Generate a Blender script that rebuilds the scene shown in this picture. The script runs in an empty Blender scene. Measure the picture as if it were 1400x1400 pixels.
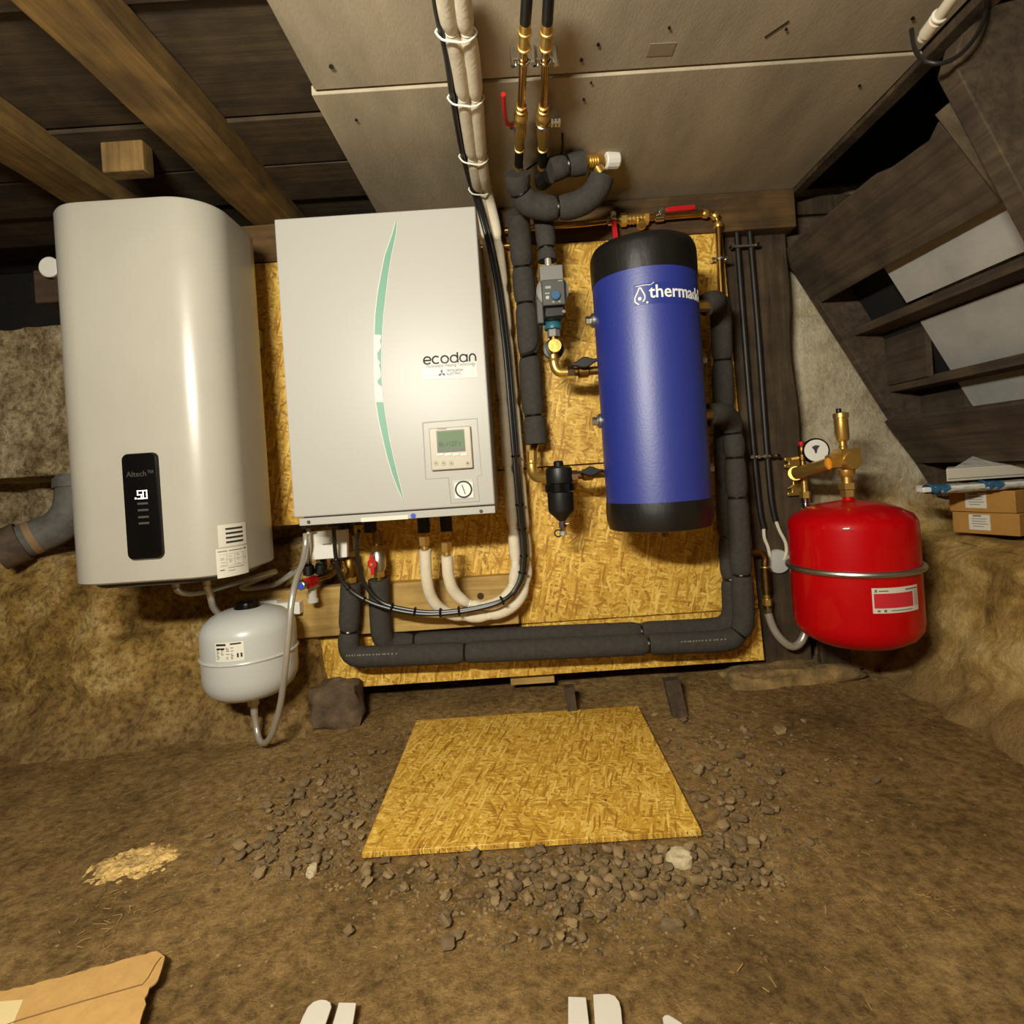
import bpy, bmesh, math, random
from mathutils import Vector, Matrix, noise

# ------------------------------------------------------------------ camera, world, light, exposure
scene = bpy.context.scene
F, CX, CY, ROLL, CAMZ = 755.0, 710.0, 645.0, math.radians(3.8), 0.75   # focal length and principal point in pixels of the 1400 frame
cam_d = bpy.data.cameras.new('camera'); cam = bpy.data.objects.new('camera', cam_d)
scene.collection.objects.link(cam); scene.camera = cam
cam_d.sensor_fit = 'HORIZONTAL'; cam_d.sensor_width = 36.0; cam_d.lens = F / 1400 * 36
cam_d.shift_x = (700 - CX) / 1400; cam_d.shift_y = -(700 - CY) / 1400
cam_d.clip_start = 0.02
cam.location = (0, 0, CAMZ); cam.rotation_mode = 'QUATERNION'
cam.rotation_quaternion = (Matrix.Rotation(ROLL, 3, 'Y') @ Matrix.Rotation(math.pi / 2, 3, 'X')).to_quaternion()

world = bpy.data.worlds.new('world'); scene.world = world; world.use_nodes = True
world.node_tree.nodes['Background'].inputs[0].default_value = (0.05, 0.05, 0.05, 1)
world.node_tree.nodes['Background'].inputs[1].default_value = 0.2

# one LED batten behind and above the camera: a front face and two tilted side faces
for nm, tilt, en in (('batten_lamp_front', 0, 18), ('batten_lamp_upper', 58, 18), ('batten_lamp_lower', -58, 28)):
    ld = bpy.data.lights.new(nm, 'AREA'); ld.shape = 'RECTANGLE'; ld.size = 0.44; ld.size_y = 0.05
    ld.energy = en; ld.color = (1.0, 0.962, 0.835)
    lamp = bpy.data.objects.new(nm, ld); scene.collection.objects.link(lamp)
    lamp.location = Vector((-0.46, -0.25, 1.30)) + Vector((0, 0, 0.03 if tilt > 0 else -0.03 if tilt < 0 else 0))
    d_ = Vector((0.18, 1.0, -0.06)).normalized(); rx_ = Matrix.Rotation(math.radians(tilt), 3, 'X')
    lamp.rotation_euler = (rx_ @ d_).to_track_quat('-Z', 'Y').to_euler()

vs = scene.view_settings
vs.view_transform = 'Standard'; vs.look = 'None'; vs.gamma = 1.0; vs.use_curve_mapping = False; vs.exposure = 0.0

# ------------------------------------------------------------------ pixel -> place
def lev(px, py):
    dx, dy = px - CX, CY - py
    c, s = math.cos(ROLL), math.sin(ROLL)
    return dx * c + dy * s, -dx * s + dy * c
def P(px, py, Y):                       # point seen at a pixel, standing at depth Y
    u, v = lev(px, py); return Vector((u * Y / F, Y, CAMZ + v * Y / F))
def PZ(px, py, Z):                      # point seen at a pixel, lying in the level plane Z
    u, v = lev(px, py); Y = F * (Z - CAMZ) / v; return Vector((u * Y / F, Y, Z))
def rpx(w, Y): return 0.5 * w * Y / F

# ------------------------------------------------------------------ mesh building
col = scene.collection
BASE = {}
def srgb(c): 
    c = c / 255.0
    return c / 12.92 if c <= 0.04045 else ((c + 0.055) / 1.055) ** 2.4
def rgb(r, g, b): return (srgb(r), srgb(g), srgb(b), 1)

class MB:
    def __init__(self): self.v = []; self.f = []
    def add(self, vs_, fs):
        o = len(self.v); self.v += [Vector(p) for p in vs_]; self.f += [tuple(i + o for i in q) for q in fs]; return self
    def box(self, x0, x1, y0, y1, z0, z1, m=None):
        vs_ = [Vector((x, y, z)) for x in (x0, x1) for y in (y0, y1) for z in (z0, z1)]
        if m: vs_ = [m @ p for p in vs_]
        return self.add(vs_, [(0, 1, 3, 2), (4, 6, 7, 5), (0, 4, 5, 1), (2, 3, 7, 6), (0, 2, 6, 4), (1, 5, 7, 3)])
    def cbox(self, c, d, m=None):       # centred box, optional rotation matrix 3x3
        m4 = Matrix.Translation(Vector(c)) @ (m.to_4x4() if m else Matrix.Identity(4))
        return self.box(-d[0] / 2, d[0] / 2, -d[1] / 2, d[1] / 2, -d[2] / 2, d[2] / 2, m4)
    def tube(self, pts, r, n=16, cap=True):
        pts = [Vector(p) for p in pts]; k = len(pts)
        rs = r if isinstance(r, (list, tuple)) else [r] * k
        ts = []
        for i in range(k):
            t = pts[min(i + 1, k - 1)] - pts[max(i - 1, 0)]
            ts.append(t.normalized() if t.length > 1e-9 else Vector((0, 0, 1)))
        a = ts[0].orthogonal().normalized(); vs_ = []
        for i in range(k):
            a = (a - ts[i] * a.dot(ts[i])).normalized(); b = ts[i].cross(a)
            for j in range(n):
                w = 2 * math.pi * j / n
                vs_.append(pts[i] + (a * math.cos(w) + b * math.sin(w)) * rs[i])
        fs = [(i * n + j, i * n + (j + 1) % n, (i + 1) * n + (j + 1) % n, (i + 1) * n + j) for i in range(k - 1) for j in range(n)]
        if cap: fs += [tuple(range(n))[::-1], tuple((k - 1) * n + j for j in range(n))]
        return self.add(vs_, fs)
    def lathe(self, prof, o, axis=(0, 0, 1), n=32, a0=0.0, sx=1.0):   # prof: (radius, height)
        o = Vector(o); ax = Vector(axis).normalized(); a = ax.orthogonal().normalized(); b = ax.cross(a)
        k = len(prof); vs_ = []
        for r, h in prof:
            for j in range(n):
                w = a0 + 2 * math.pi * j / n
                vs_.append(o + ax * h + (a * math.cos(w) + b * math.sin(w)) * max(r, 1e-5))
        fs = [(i * n + j, i * n + (j + 1) % n, (i + 1) * n + (j + 1) % n, (i + 1) * n + j) for i in range(k - 1) for j in range(n)]
        fs += [tuple(range(n))[::-1], tuple((k - 1) * n + j for j in range(n))]
        return self.add(vs_, fs)
    def cyl(self, a, b, r, n=24): return self.tube([a, b], r, n)
    def hexn(self, a, b, r): return self.tube([a, b], r, 6)
    def torus(self, c, axis, R, r, n=28, m=8, sy=1.0):
        c = Vector(c); ax = Vector(axis).normalized(); a = ax.orthogonal().normalized(); b = ax.cross(a); vs_ = []
        for i in range(n):
            w = 2 * math.pi * i / n; d = a * math.cos(w) + b * math.sin(w)
            for j in range(m):
                q = 2 * math.pi * j / m
                vs_.append(c + d * (R + r * math.cos(q)) + ax * (r * math.sin(q) * sy))
        fs = [(i * m + j, ((i + 1) % n) * m + j, ((i + 1) % n) * m + (j + 1) % m, i * m + (j + 1) % m) for i in range(n) for j in range(m)]
        return self.add(vs_, fs)
    def prism(self, poly, off):         # 3D polygon pushed along off
        n = len(poly); poly = [Vector(p) for p in poly]; off = Vector(off)
        vs_ = poly + [p + off for p in poly]
        fs = [tuple(range(n))[::-1], tuple(range(n, 2 * n))] + [(i, (i + 1) % n, n + (i + 1) % n, n + i) for i in range(n)]
        return self.add(vs_, fs)
    def loft(self, rings, cap=True):
        k = len(rings); n = len(rings[0]); vs_ = [p for r in rings for p in r]
        fs = [(i * n + j, i * n + (j + 1) % n, (i + 1) * n + (j + 1) % n, (i + 1) * n + j) for i in range(k - 1) for j in range(n)]
        if cap: fs += [tuple(range(n))[::-1], tuple((k - 1) * n + j for j in range(n))]
        return self.add(vs_, fs)
    def grid(self, rows):
        k = len(rows); n = len(rows[0]); vs_ = [p for r in rows for p in r]
        return self.add(vs_, [(i * n + j, i * n + j + 1, (i + 1) * n + j + 1, (i + 1) * n + j) for i in range(k - 1) for j in range(n - 1)])
    def build(self, name, mat, parent=None, smooth=35, bevel=0.0, fix=True):
        lo = Vector([min(p[i] for p in self.v) for i in range(3)]); hi = Vector([max(p[i] for p in self.v) for i in range(3)])
        base = Vector(((lo.x + hi.x) / 2, (lo.y + hi.y) / 2, lo.z))
        me = bpy.data.meshes.new(name)
        me.from_pydata([p - base for p in self.v], [], self.f)
        if fix:
            bm = bmesh.new(); bm.from_mesh(me); bmesh.ops.recalc_face_normals(bm, faces=bm.faces); bm.to_mesh(me); bm.free()
        if smooth:
            me.shade_smooth(); me.set_sharp_from_angle(angle=math.radians(smooth))
        o = bpy.data.objects.new(name, me); col.objects.link(o)
        me.materials.append(MAT[mat] if isinstance(mat, str) else mat)
        BASE[o] = base
        if parent is not None:
            o.parent = parent; o.location = base - BASE[parent]
        else: o.location = base
        if bevel:
            b = o.modifiers.new('bevel', 'BEVEL'); b.width = bevel; b.segments = 2; b.limit_method = 'ANGLE'; b.angle_limit = math.radians(40)
        return o
def thing(name, loc, label, cat, group=None):
    o = bpy.data.objects.new(name, None); col.objects.link(o); o.location = loc; BASE[o] = Vector(loc); o.empty_display_size = 0.05
    return tag(o, label, cat, group)
def tag(o, label, cat, group=None):
    o['label'] = label; o['category'] = cat
    if group: o['group'] = group
    return o
def struct(o): o['kind'] = 'structure'; return o
def box(name, mat, parent, x0, x1, y0, y1, z0, z1, bevel=0.0):
    return MB().box(x0, x1, y0, y1, z0, z1).build(name, mat, parent, bevel=bevel)

def spline(pts, step=0.012):            # Catmull-Rom through the points, resampled by length
    pts = [Vector(p) for p in pts]
    q = [pts[0] * 2 - pts[1]] + pts + [pts[-1] * 2 - pts[-2]]; out = []
    for i in range(1, len(q) - 2):
        a, b, c, d = q[i - 1], q[i], q[i + 1], q[i + 2]
        n = max(2, int((c - b).length / step))
        for k in range(n):
            t = k / n
            out.append(0.5 * ((2 * b) + (c - a) * t + (2 * a - 5 * b + 4 * c - d) * t * t + (3 * b - a - 3 * c + d) * t ** 3))
    out.append(pts[-1]); return out
def nearest(path, p): return min(range(len(path)), key=lambda i: (path[i] - p).length)
def text(body, size, M4, name, mat, parent, extrude=0.0004, align='CENTER', warp=None, sx=1.0, bold=0.0):
    c = bpy.data.curves.new('text', 'FONT'); c.body = body; c.size = size; c.extrude = extrude; c.align_x = align; c.align_y = 'CENTER'; c.offset = bold
    c.resolution_u = 3
    t = bpy.data.objects.new('text', c); col.objects.link(t)
    dg = bpy.context.evaluated_depsgraph_get(); dg.update()
    me = bpy.data.meshes.new_from_object(t.evaluated_get(dg))
    mb = MB(); vs_ = []
    for v in me.vertices:
        p = Vector((v.co.x * sx, v.co.y, v.co.z)); vs_.append(warp(p) if warp else M4 @ p)
    mb.add(vs_, [tuple(p.vertices) for p in me.polygons])
    bpy.data.objects.remove(t); bpy.data.curves.remove(c); bpy.data.meshes.remove(me)
    return mb.build(name, mat, parent, smooth=0, fix=False)
def face_m(p, tilt=0.0):                # text plane facing the camera side (-Y), x to the right
    return Matrix.Translation(p) @ Matrix.Rotation(math.pi / 2, 4, 'X') @ Matrix.Rotation(tilt, 4, 'Z')
def fbm(p, o=4, lac=2.1, g=0.5):
    s, a = 0.0, 1.0; p = Vector(p)
    for _ in range(o): s += a * noise.noise(p); p = p * lac; a *= g
    return s

# ------------------------------------------------------------------ materials
MAT = {}
def nodes(name):
    m = bpy.data.materials.new(name); m.use_nodes = True; MAT[name] = m
    nt = m.node_tree; return m, nt, nt.nodes['Principled BSDF']
def mat(name, c, rough=0.5, metal=0.0, var=0.0, vscale=8.0, bump=0.0, bscale=60.0, stretch=(1, 1, 1), emit=0.0, coat=0.0, c2=None, trans=0.0, alpha=1.0, spec=None):
    m, nt, b = nodes(name); N, L = nt.nodes, nt.links
    b.inputs['Roughness'].default_value = rough; b.inputs['Metallic'].default_value = metal; b.inputs['Base Color'].default_value = rgb(*c)
    if spec is not None: b.inputs['Specular IOR Level'].default_value = spec
    if coat: b.inputs['Coat Weight'].default_value = coat; b.inputs['Coat Roughness'].default_value = 0.07
    if emit: b.inputs['Emission Color'].default_value = rgb(*c); b.inputs['Emission Strength'].default_value = emit
    if trans: b.inputs['Transmission Weight'].default_value = trans
    if alpha < 1: b.inputs['Alpha'].default_value = alpha
    if var or bump:
        tc = N.new('ShaderNodeTexCoord'); mp = N.new('ShaderNodeMapping'); mp.inputs['Scale'].default_value = stretch
        L.new(tc.outputs['Object'], mp.inputs['Vector'])
        if var:
            n = N.new('ShaderNodeTexNoise'); n.inputs['Scale'].default_value = vscale; n.inputs['Detail'].default_value = 8; n.inputs['Roughness'].default_value = 0.65
            L.new(mp.outputs[0], n.inputs['Vector'])
            r = N.new('ShaderNodeValToRGB'); r.color_ramp.elements[0].position = 0.33; r.color_ramp.elements[1].position = 0.67
            d = c2 if c2 else tuple(x * (1 - var) for x in c)
            r.color_ramp.elements[0].color = rgb(*d); r.color_ramp.elements[1].color = rgb(*[min(255, x * (1 + var * 0.4)) for x in c])
            L.new(n.outputs['Fac'], r.inputs[0]); L.new(r.outputs[0], b.inputs['Base Color'])
        if bump:
            n = N.new('ShaderNodeTexNoise'); n.inputs['Scale'].default_value = bscale; n.inputs['Detail'].default_value = 6
            L.new(mp.outputs[0], n.inputs['Vector'])
            bp = N.new('ShaderNodeBump'); bp.inputs['Strength'].default_value = bump; bp.inputs['Distance'].default_value = 0.01
            L.new(n.outputs['Fac'], bp.inputs['Height']); L.new(bp.outputs[0], b.inputs['Normal'])
    return m

def osb_mat(name, axes, tint=1.0, fs=1.0):      # strands: stretched cells in several directions, laid over one another
    m, nt, b = nodes(name); N, L = nt.nodes, nt.links
    b.inputs['Roughness'].default_value = 0.55
    tc = N.new('ShaderNodeTexCoord'); sep = N.new('ShaderNodeSeparateXYZ'); cmb = N.new('ShaderNodeCombineXYZ')
    L.new(tc.outputs['Object'], sep.inputs[0]); L.new(sep.outputs[axes[0]], cmb.inputs[0]); L.new(sep.outputs[axes[1]], cmb.inputs[1])
    wob = N.new('ShaderNodeTexNoise'); wob.inputs['Scale'].default_value = 18; L.new(cmb.outputs[0], wob.inputs['Vector'])
    mixv = N.new('ShaderNodeMixRGB'); mixv.blend_type = 'ADD'; mixv.inputs[0].default_value = 0.012
    L.new(cmb.outputs[0], mixv.inputs[1]); L.new(wob.outputs['Color'], mixv.inputs[2])
    col_out = None; h_out = None
    ang = [12, 56, -38, 31, -66, -14, 76]
    sc = [(11, 62), (14, 85), (12, 75), (26, 130), (19, 105), (34, 190), (17, 160)]
    for i in range(7):
        mp = N.new('ShaderNodeMapping'); mp.inputs['Rotation'].default_value = (0, 0, math.radians(ang[i])); mp.inputs['Scale'].default_value = (1 / sc[i][0] / fs, 1 / sc[i][1] / fs, 1); mp.inputs['Location'].default_value = (i * 3.1, i * 1.7, 0)
        mp.vector_type = 'TEXTURE'
        L.new(mixv.outputs[0], mp.inputs['Vector'])
        v = N.new('ShaderNodeTexVoronoi'); v.inputs['Scale'].default_value = 1.0; v.voronoi_dimensions = '2D'; L.new(mp.outputs[0], v.inputs['Vector'])
        s = N.new('ShaderNodeSeparateColor'); L.new(v.outputs['Color'], s.inputs[0])
        r = N.new('ShaderNodeValToRGB'); cr = r.color_ramp
        cr.elements[0].color = rgb(176 * tint, 128 * tint, 38 * tint); cr.elements[1].color = rgb(254 * tint, 216 * tint, 112 * tint)
        e = cr.elements.new(0.5); e.color = rgb(226 * tint, 178 * tint, 66 * tint); e = cr.elements.new(0.2); e.color = rgb(204 * tint, 154 * tint, 52 * tint)
        gm = N.new('ShaderNodeMapping'); gm.vector_type = 'TEXTURE'; gm.inputs['Rotation'].default_value = (0, 0, math.radians(ang[i])); gm.inputs['Scale'].default_value = (0.10, 0.006, 1); L.new(mixv.outputs[0], gm.inputs['Vector'])
        gn = N.new('ShaderNodeTexNoise'); gn.inputs['Scale'].default_value = 1.0; gn.inputs['Detail'].default_value = 4; L.new(gm.outputs[0], gn.inputs['Vector'])
        av = N.new('ShaderNodeMath'); av.operation = 'MULTIPLY_ADD'; av.inputs[1].default_value = 1.1; av.inputs[2].default_value = -0.55; L.new(gn.outputs['Fac'], av.inputs[0])
        ad = N.new('ShaderNodeMath'); ad.operation = 'ADD'; ad.use_clamp = True; L.new(s.outputs[0], ad.inputs[0]); L.new(av.outputs[0], ad.inputs[1])
        L.new(ad.outputs[0], r.inputs[0])
        if col_out is None: col_out = r.outputs[0]; h_out = s.outputs[0]
        else:
            g = N.new('ShaderNodeMath'); g.operation = 'GREATER_THAN'; g.inputs[1].default_value = 0.66; L.new(s.outputs[1], g.inputs[0])
            mx = N.new('ShaderNodeMixRGB'); L.new(g.outputs[0], mx.inputs[0]); L.new(col_out, mx.inputs[1]); L.new(r.outputs[0], mx.inputs[2]); col_out = mx.outputs[0]
            mh = N.new('ShaderNodeMixRGB'); L.new(g.outputs[0], mh.inputs[0]); L.new(h_out, mh.inputs[1]); L.new(s.outputs[2], mh.inputs[2]); h_out = mh.outputs[0]
    gr = N.new('ShaderNodeTexNoise'); gr.inputs['Scale'].default_value = 90; gr.inputs['Detail'].default_value = 8; L.new(cmb.outputs[0], gr.inputs['Vector'])
    rr = N.new('ShaderNodeValToRGB'); rr.color_ramp.elements[0].position = 0.3; rr.color_ramp.elements[1].position = 0.6
    rr.color_ramp.elements[0].color = (0.80, 0.75, 0.66, 1); rr.color_ramp.elements[1].color = (1, 1, 1, 1); L.new(gr.outputs['Fac'], rr.inputs[0])
    mul = N.new('ShaderNodeMixRGB'); mul.blend_type = 'MULTIPLY'; mul.inputs[0].default_value = 0.8
    L.new(col_out, mul.inputs[1]); L.new(rr.outputs[0], mul.inputs[2])
    big = N.new('ShaderNodeTexNoise'); big.inputs['Scale'].default_value = 5; L.new(cmb.outputs[0], big.inputs['Vector'])
    br = N.new('ShaderNodeValToRGB'); br.color_ramp.elements[0].color = (0.90, 0.87, 0.82, 1); br.color_ramp.elements[0].position = 0.35; br.color_ramp.elements[1].position = 0.6; L.new(big.outputs['Fac'], br.inputs[0])
    mu2 = N.new('ShaderNodeMixRGB'); mu2.blend_type = 'MULTIPLY'; mu2.inputs[0].default_value = 1.0; L.new(mul.outputs[0], mu2.inputs[1]); L.new(br.outputs[0], mu2.inputs[2])
    L.new(mu2.outputs[0], b.inputs['Base Color'])
    bp = N.new('ShaderNodeBump'); bp.inputs['Strength'].default_value = 0.35; bp.inputs['Distance'].default_value = 0.002
    L.new(h_out, bp.inputs['Height']); L.new(bp.outputs[0], b.inputs['Normal'])
    return m

def wood_mat(name, c1, c2, axis='Y', rough=0.7, scale=1.0, dirt=0.35, bump=0.4):
    m, nt, b = nodes(name); N, L = nt.nodes, nt.links
    b.inputs['Roughness'].default_value = rough
    tc = N.new('ShaderNodeTexCoord'); mp = N.new('ShaderNodeMapping')
    s = {'X': (1.5, 28, 28), 'Y': (28, 1.5, 28), 'Z': (28, 28, 1.5)}[axis]
    mp.inputs['Scale'].default_value = tuple(x * scale for x in s); L.new(tc.outputs['Object'], mp.inputs['Vector'])
    n = N.new('ShaderNodeTexNoise'); n.inputs['Scale'].default_value = 1.6; n.inputs['Detail'].default_value = 9; n.inputs['Roughness'].default_value = 0.7; n.inputs['Distortion'].default_value = 0.4
    L.new(mp.outputs[0], n.inputs['Vector'])
    r = N.new('ShaderNodeValToRGB'); r.color_ramp.elements[0].position = 0.3; r.color_ramp.elements[1].position = 0.68
    r.color_ramp.elements[0].color = rgb(*c2); r.color_ramp.elements[1].color = rgb(*c1); L.new(n.outputs['Fac'], r.inputs[0])
    n2 = N.new('ShaderNodeTexNoise'); n2.inputs['Scale'].default_value = 9; n2.inputs['Detail'].default_value = 7; L.new(tc.outputs['Object'], n2.inputs['Vector'])
    r2 = N.new('ShaderNodeValToRGB'); r2.color_ramp.elements[0].position = 0.38; r2.color_ramp.elements[1].position = 0.62
    r2.color_ramp.elements[0].color = (1 - dirt, 1 - dirt, 1 - dirt, 1); L.new(n2.outputs['Fac'], r2.inputs[0])
    mx = N.new('ShaderNodeMixRGB'); mx.blend_type = 'MULTIPLY'; mx.inputs[0].default_value = 1; L.new(r.outputs[0], mx.inputs[1]); L.new(r2.outputs[0], mx.inputs[2])
    L.new(mx.outputs[0], b.inputs['Base Color'])
    bp = N.new('ShaderNodeBump'); bp.inputs['Strength'].default_value = bump; bp.inputs['Distance'].default_value = 0.004
    L.new(n.outputs['Fac'], bp.inputs['Height']); L.new(bp.outputs[0], b.inputs['Normal'])
    return m

def ground_mat(name, cols, patch=2.2, fine=55.0, bump=0.8, dist=0.012, speck=None, rough=0.95):
    m, nt, b = nodes(name); N, L = nt.nodes, nt.links
    b.inputs['Roughness'].default_value = rough; b.inputs['Specular IOR Level'].default_value = 0.2
    tc = N.new('ShaderNodeTexCoord')
    n = N.new('ShaderNodeTexNoise'); n.inputs['Scale'].default_value = patch; n.inputs['Detail'].default_value = 10; n.inputs['Roughness'].default_value = 0.62; L.new(tc.outputs['Object'], n.inputs['Vector'])
    r = N.new('ShaderNodeValToRGB'); cr = r.color_ramp; cr.elements[0].position = 0.34; cr.elements[1].position = 0.68
    cr.elements[0].color = rgb(*cols[0]); cr.elements[1].color = rgb(*cols[-1])
    for i, c in enumerate(cols[1:-1]):
        e = cr.elements.new(0.34 + 0.34 * (i + 1) / (len(cols) - 1)); e.color = rgb(*c)
    L.new(n.outputs['Fac'], r.inputs[0])
    f = N.new('ShaderNodeTexNoise'); f.inputs['Scale'].default_value = fine; f.inputs['Detail'].default_value = 9; f.inputs['Roughness'].default_value = 0.75; L.new(tc.outputs['Object'], f.inputs['Vector'])
    fr = N.new('ShaderNodeValToRGB'); fr.color_ramp.elements[0].position = 0.36; fr.color_ramp.elements[1].position = 0.62
    fr.color_ramp.elements[0].color = (0.36, 0.34, 0.30, 1); fr.color_ramp.elements[1].color = (1.0, 0.99, 0.97, 1); L.new(f.outputs['Fac'], fr.inputs[0])
    mx = N.new('ShaderNodeMixRGB'); mx.blend_type = 'MULTIPLY'; mx.inputs[0].default_value = 1; L.new(r.outputs[0], mx.inputs[1]); L.new(fr.outputs[0], mx.inputs[2])
    out = mx.outputs[0]
    if speck:
        v = N.new('ShaderNodeTexVoronoi'); v.inputs['Scale'].default_value = 85; L.new(tc.outputs['Object'], v.inputs['Vector'])
        lt = N.new('ShaderNodeMath'); lt.operation = 'LESS_THAN'; lt.inputs[1].default_value = 0.22; L.new(v.outputs['Distance'], lt.inputs[0])
        sp = N.new('ShaderNodeSeparateColor'); L.new(v.outputs['Color'], sp.inputs[0])
        g = N.new('ShaderNodeMath'); g.operation = 'GREATER_THAN'; g.inputs[1].default_value = 0.965; L.new(sp.outputs[0], g.inputs[0])
        mu = N.new('ShaderNodeMath'); mu.operation = 'MULTIPLY'; L.new(lt.outputs[0], mu.inputs[0]); L.new(g.outputs[0], mu.inputs[1])
        ms = N.new('ShaderNodeMixRGB'); ms.inputs[2].default_value = rgb(*speck); L.new(mu.outputs[0], ms.inputs[0]); L.new(out, ms.inputs[1]); out = ms.outputs[0]
    L.new(out, b.inputs['Base Color'])
    bp = N.new('ShaderNodeBump'); bp.inputs['Strength'].default_value = bump; bp.inputs['Distance'].default_value = dist
    L.new(f.outputs['Fac'], bp.inputs['Height']); L.new(bp.outputs[0], b.inputs['Normal'])
    return m, r

def wall_mat(name):                     # earth below, old lime render and stone above: the border is a real change of material
    m, nt, b = nodes(name); N, L = nt.nodes, nt.links
    b.inputs['Roughness'].default_value = 0.95; b.inputs['Specular IOR Level'].default_value = 0.2
    g = N.new('ShaderNodeNewGeometry'); sep = N.new('ShaderNodeSeparateXYZ'); L.new(g.outputs['Position'], sep.inputs[0])
    def noise_ramp(scale, cols, detail=10, rough=0.65):
        n = N.new('ShaderNodeTexNoise'); n.inputs['Scale'].default_value = scale; n.inputs['Detail'].default_value = detail; n.inputs['Roughness'].default_value = rough; L.new(g.outputs['Position'], n.inputs['Vector'])
        r = N.new('ShaderNodeValToRGB'); r.color_ramp.elements[0].position = 0.34; r.color_ramp.elements[1].position = 0.66
        r.color_ramp.elements[0].color = rgb(*cols[0]); r.color_ramp.elements[1].color = rgb(*cols[-1])
        if len(cols) == 3: e = r.color_ramp.elements.new(0.5); e.color = rgb(*cols[1])
        L.new(n.outputs['Fac'], r.inputs[0]); return n, r
    n1, earth = noise_ramp(7, [(132, 103, 52), (194, 156, 86), (232, 200, 132)])
    n2, stone = noise_ramp(9, [(142, 120, 86), (202, 178, 136), (236, 216, 176)])
    n3, plast = noise_ramp(5, [(176, 160, 128), (216, 201, 168), (232, 220, 190)])
    # right of the post the render is smoother and paler
    mx = N.new('ShaderNodeMapRange'); mx.inputs['From Min'].default_value = 0.55; mx.inputs['From Max'].default_value = 0.75; L.new(sep.outputs[0], mx.inputs['Value'])
    up = N.new('ShaderNodeMixRGB'); L.new(mx.outputs[0], up.inputs[0]); L.new(stone.outputs[0], up.inputs[1]); L.new(plast.outputs[0], up.inputs[2])
    wob = N.new('ShaderNodeMath'); wob.operation = 'MULTIPLY_ADD'; wob.inputs[1].default_value = 0.30; L.new(n1.outputs['Fac'], wob.inputs[0]); L.new(sep.outputs[2], wob.inputs[2])
    mz = N.new('ShaderNodeMapRange'); mz.inputs['From Min'].default_value = 0.68; mz.inputs['From Max'].default_value = 0.80; L.new(wob.outputs[0], mz.inputs['Value'])
    al = N.new('ShaderNodeMixRGB'); L.new(mz.outputs[0], al.inputs[0]); L.new(earth.outputs[0], al.inputs[1]); L.new(up.outputs[0], al.inputs[2])
    lowz = N.new('ShaderNodeMapRange'); lowz.inputs['From Min'].default_value = 0.16; lowz.inputs['From Max'].default_value = 0.34; L.new(wob.outputs[0], lowz.inputs['Value'])
    soil = N.new('ShaderNodeMixRGB'); soil.inputs[1].default_value = rgb(158, 127, 80); L.new(lowz.outputs[0], soil.inputs[0]); L.new(al.outputs[0], soil.inputs[2]); al = soil
    f = N.new('ShaderNodeTexNoise'); f.inputs['Scale'].default_value = 48; f.inputs['Detail'].default_value = 9; f.inputs['Roughness'].default_value = 0.72; L.new(g.outputs['Position'], f.inputs['Vector'])
    fr = N.new('ShaderNodeValToRGB'); fr.color_ramp.elements[0].position = 0.36; fr.color_ramp.elements[1].position = 0.56; fr.color_ramp.elements[0].color = (0.36, 0.31, 0.24, 1); L.new(f.outputs['Fac'], fr.inputs[0])
    inv = N.new('ShaderNodeMath'); inv.operation = 'MULTIPLY_ADD'; inv.inputs[1].default_value = -0.65; inv.inputs[2].default_value = 1.0; L.new(mx.outputs[0], inv.inputs[0])
    mu = N.new('ShaderNodeMixRGB'); mu.blend_type = 'MULTIPLY'; L.new(inv.outputs[0], mu.inputs[0]); L.new(al.outputs[0], mu.inputs[1]); L.new(fr.outputs[0], mu.inputs[2])
    L.new(mu.outputs[0], b.inputs['Base Color'])
    bp = N.new('ShaderNodeBump'); bp.inputs['Strength'].default_value = 0.8; bp.inputs['Distance'].default_value = 0.022
    L.new(f.outputs['Fac'], bp.inputs['Height']); L.new(bp.outputs[0], b.inputs['Normal'])

osb_mat('osb_wall', (0, 2)); osb_mat('osb_floor', (0, 1), 0.97, 1.35)
wall_mat('earth_wall')
ground_mat('dirt', [(146, 115, 68), (186, 149, 92), (210, 172, 112)], patch=2.6, fine=46, bump=0.85, dist=0.026, speck=(200, 176, 130))
mat('panel_board', (178, 164, 138), 0.85, var=0.16, vscale=5, bump=0.10, bscale=260, stretch=(1, 0.3, 1))
wood_mat('deck', (92, 74, 48), (52, 40, 25), 'X', 0.85, dirt=0.5)
wood_mat('beam', (154, 120, 60), (94, 70, 34), 'Y', 0.8, dirt=0.45)
wood_mat('plate', (118, 86, 42), (70, 50, 26), 'X', 0.8, dirt=0.5)
wood_mat('old_wood', (96, 76, 50), (52, 40, 26), 'Z', 0.85, dirt=0.5)
wood_mat('stair_wood', (98, 80, 58), (54, 43, 32), 'Y', 0.85, dirt=0.45)
wood_mat('pine', (204, 168, 94), (158, 122, 58), 'X', 0.7, dirt=0.25)
wood_mat('block_wood', (160, 126, 70), (112, 84, 44), 'Z', 0.8, dirt=0.4)
wood_mat('dark_block', (84, 62, 40), (52, 38, 26), 'X', 0.85, dirt=0.4)
mat('enamel', (181, 175, 161), 0.30, var=0.03, vscale=3); mat('cabinet', (175, 172, 164), 0.37, spec=0.30)
mat('white_plastic', (228, 225, 214), 0.45); mat('dark_grey', (70, 70, 68), 0.6)  # plain dark grey for the heater bottom cover and flange screws
mat('vessel_white', (196, 196, 190), 0.30); mat('red_paint', (190, 2, 10), 0.42, spec=0.12, coat=0.35, bump=0.05, bscale=300)
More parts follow.
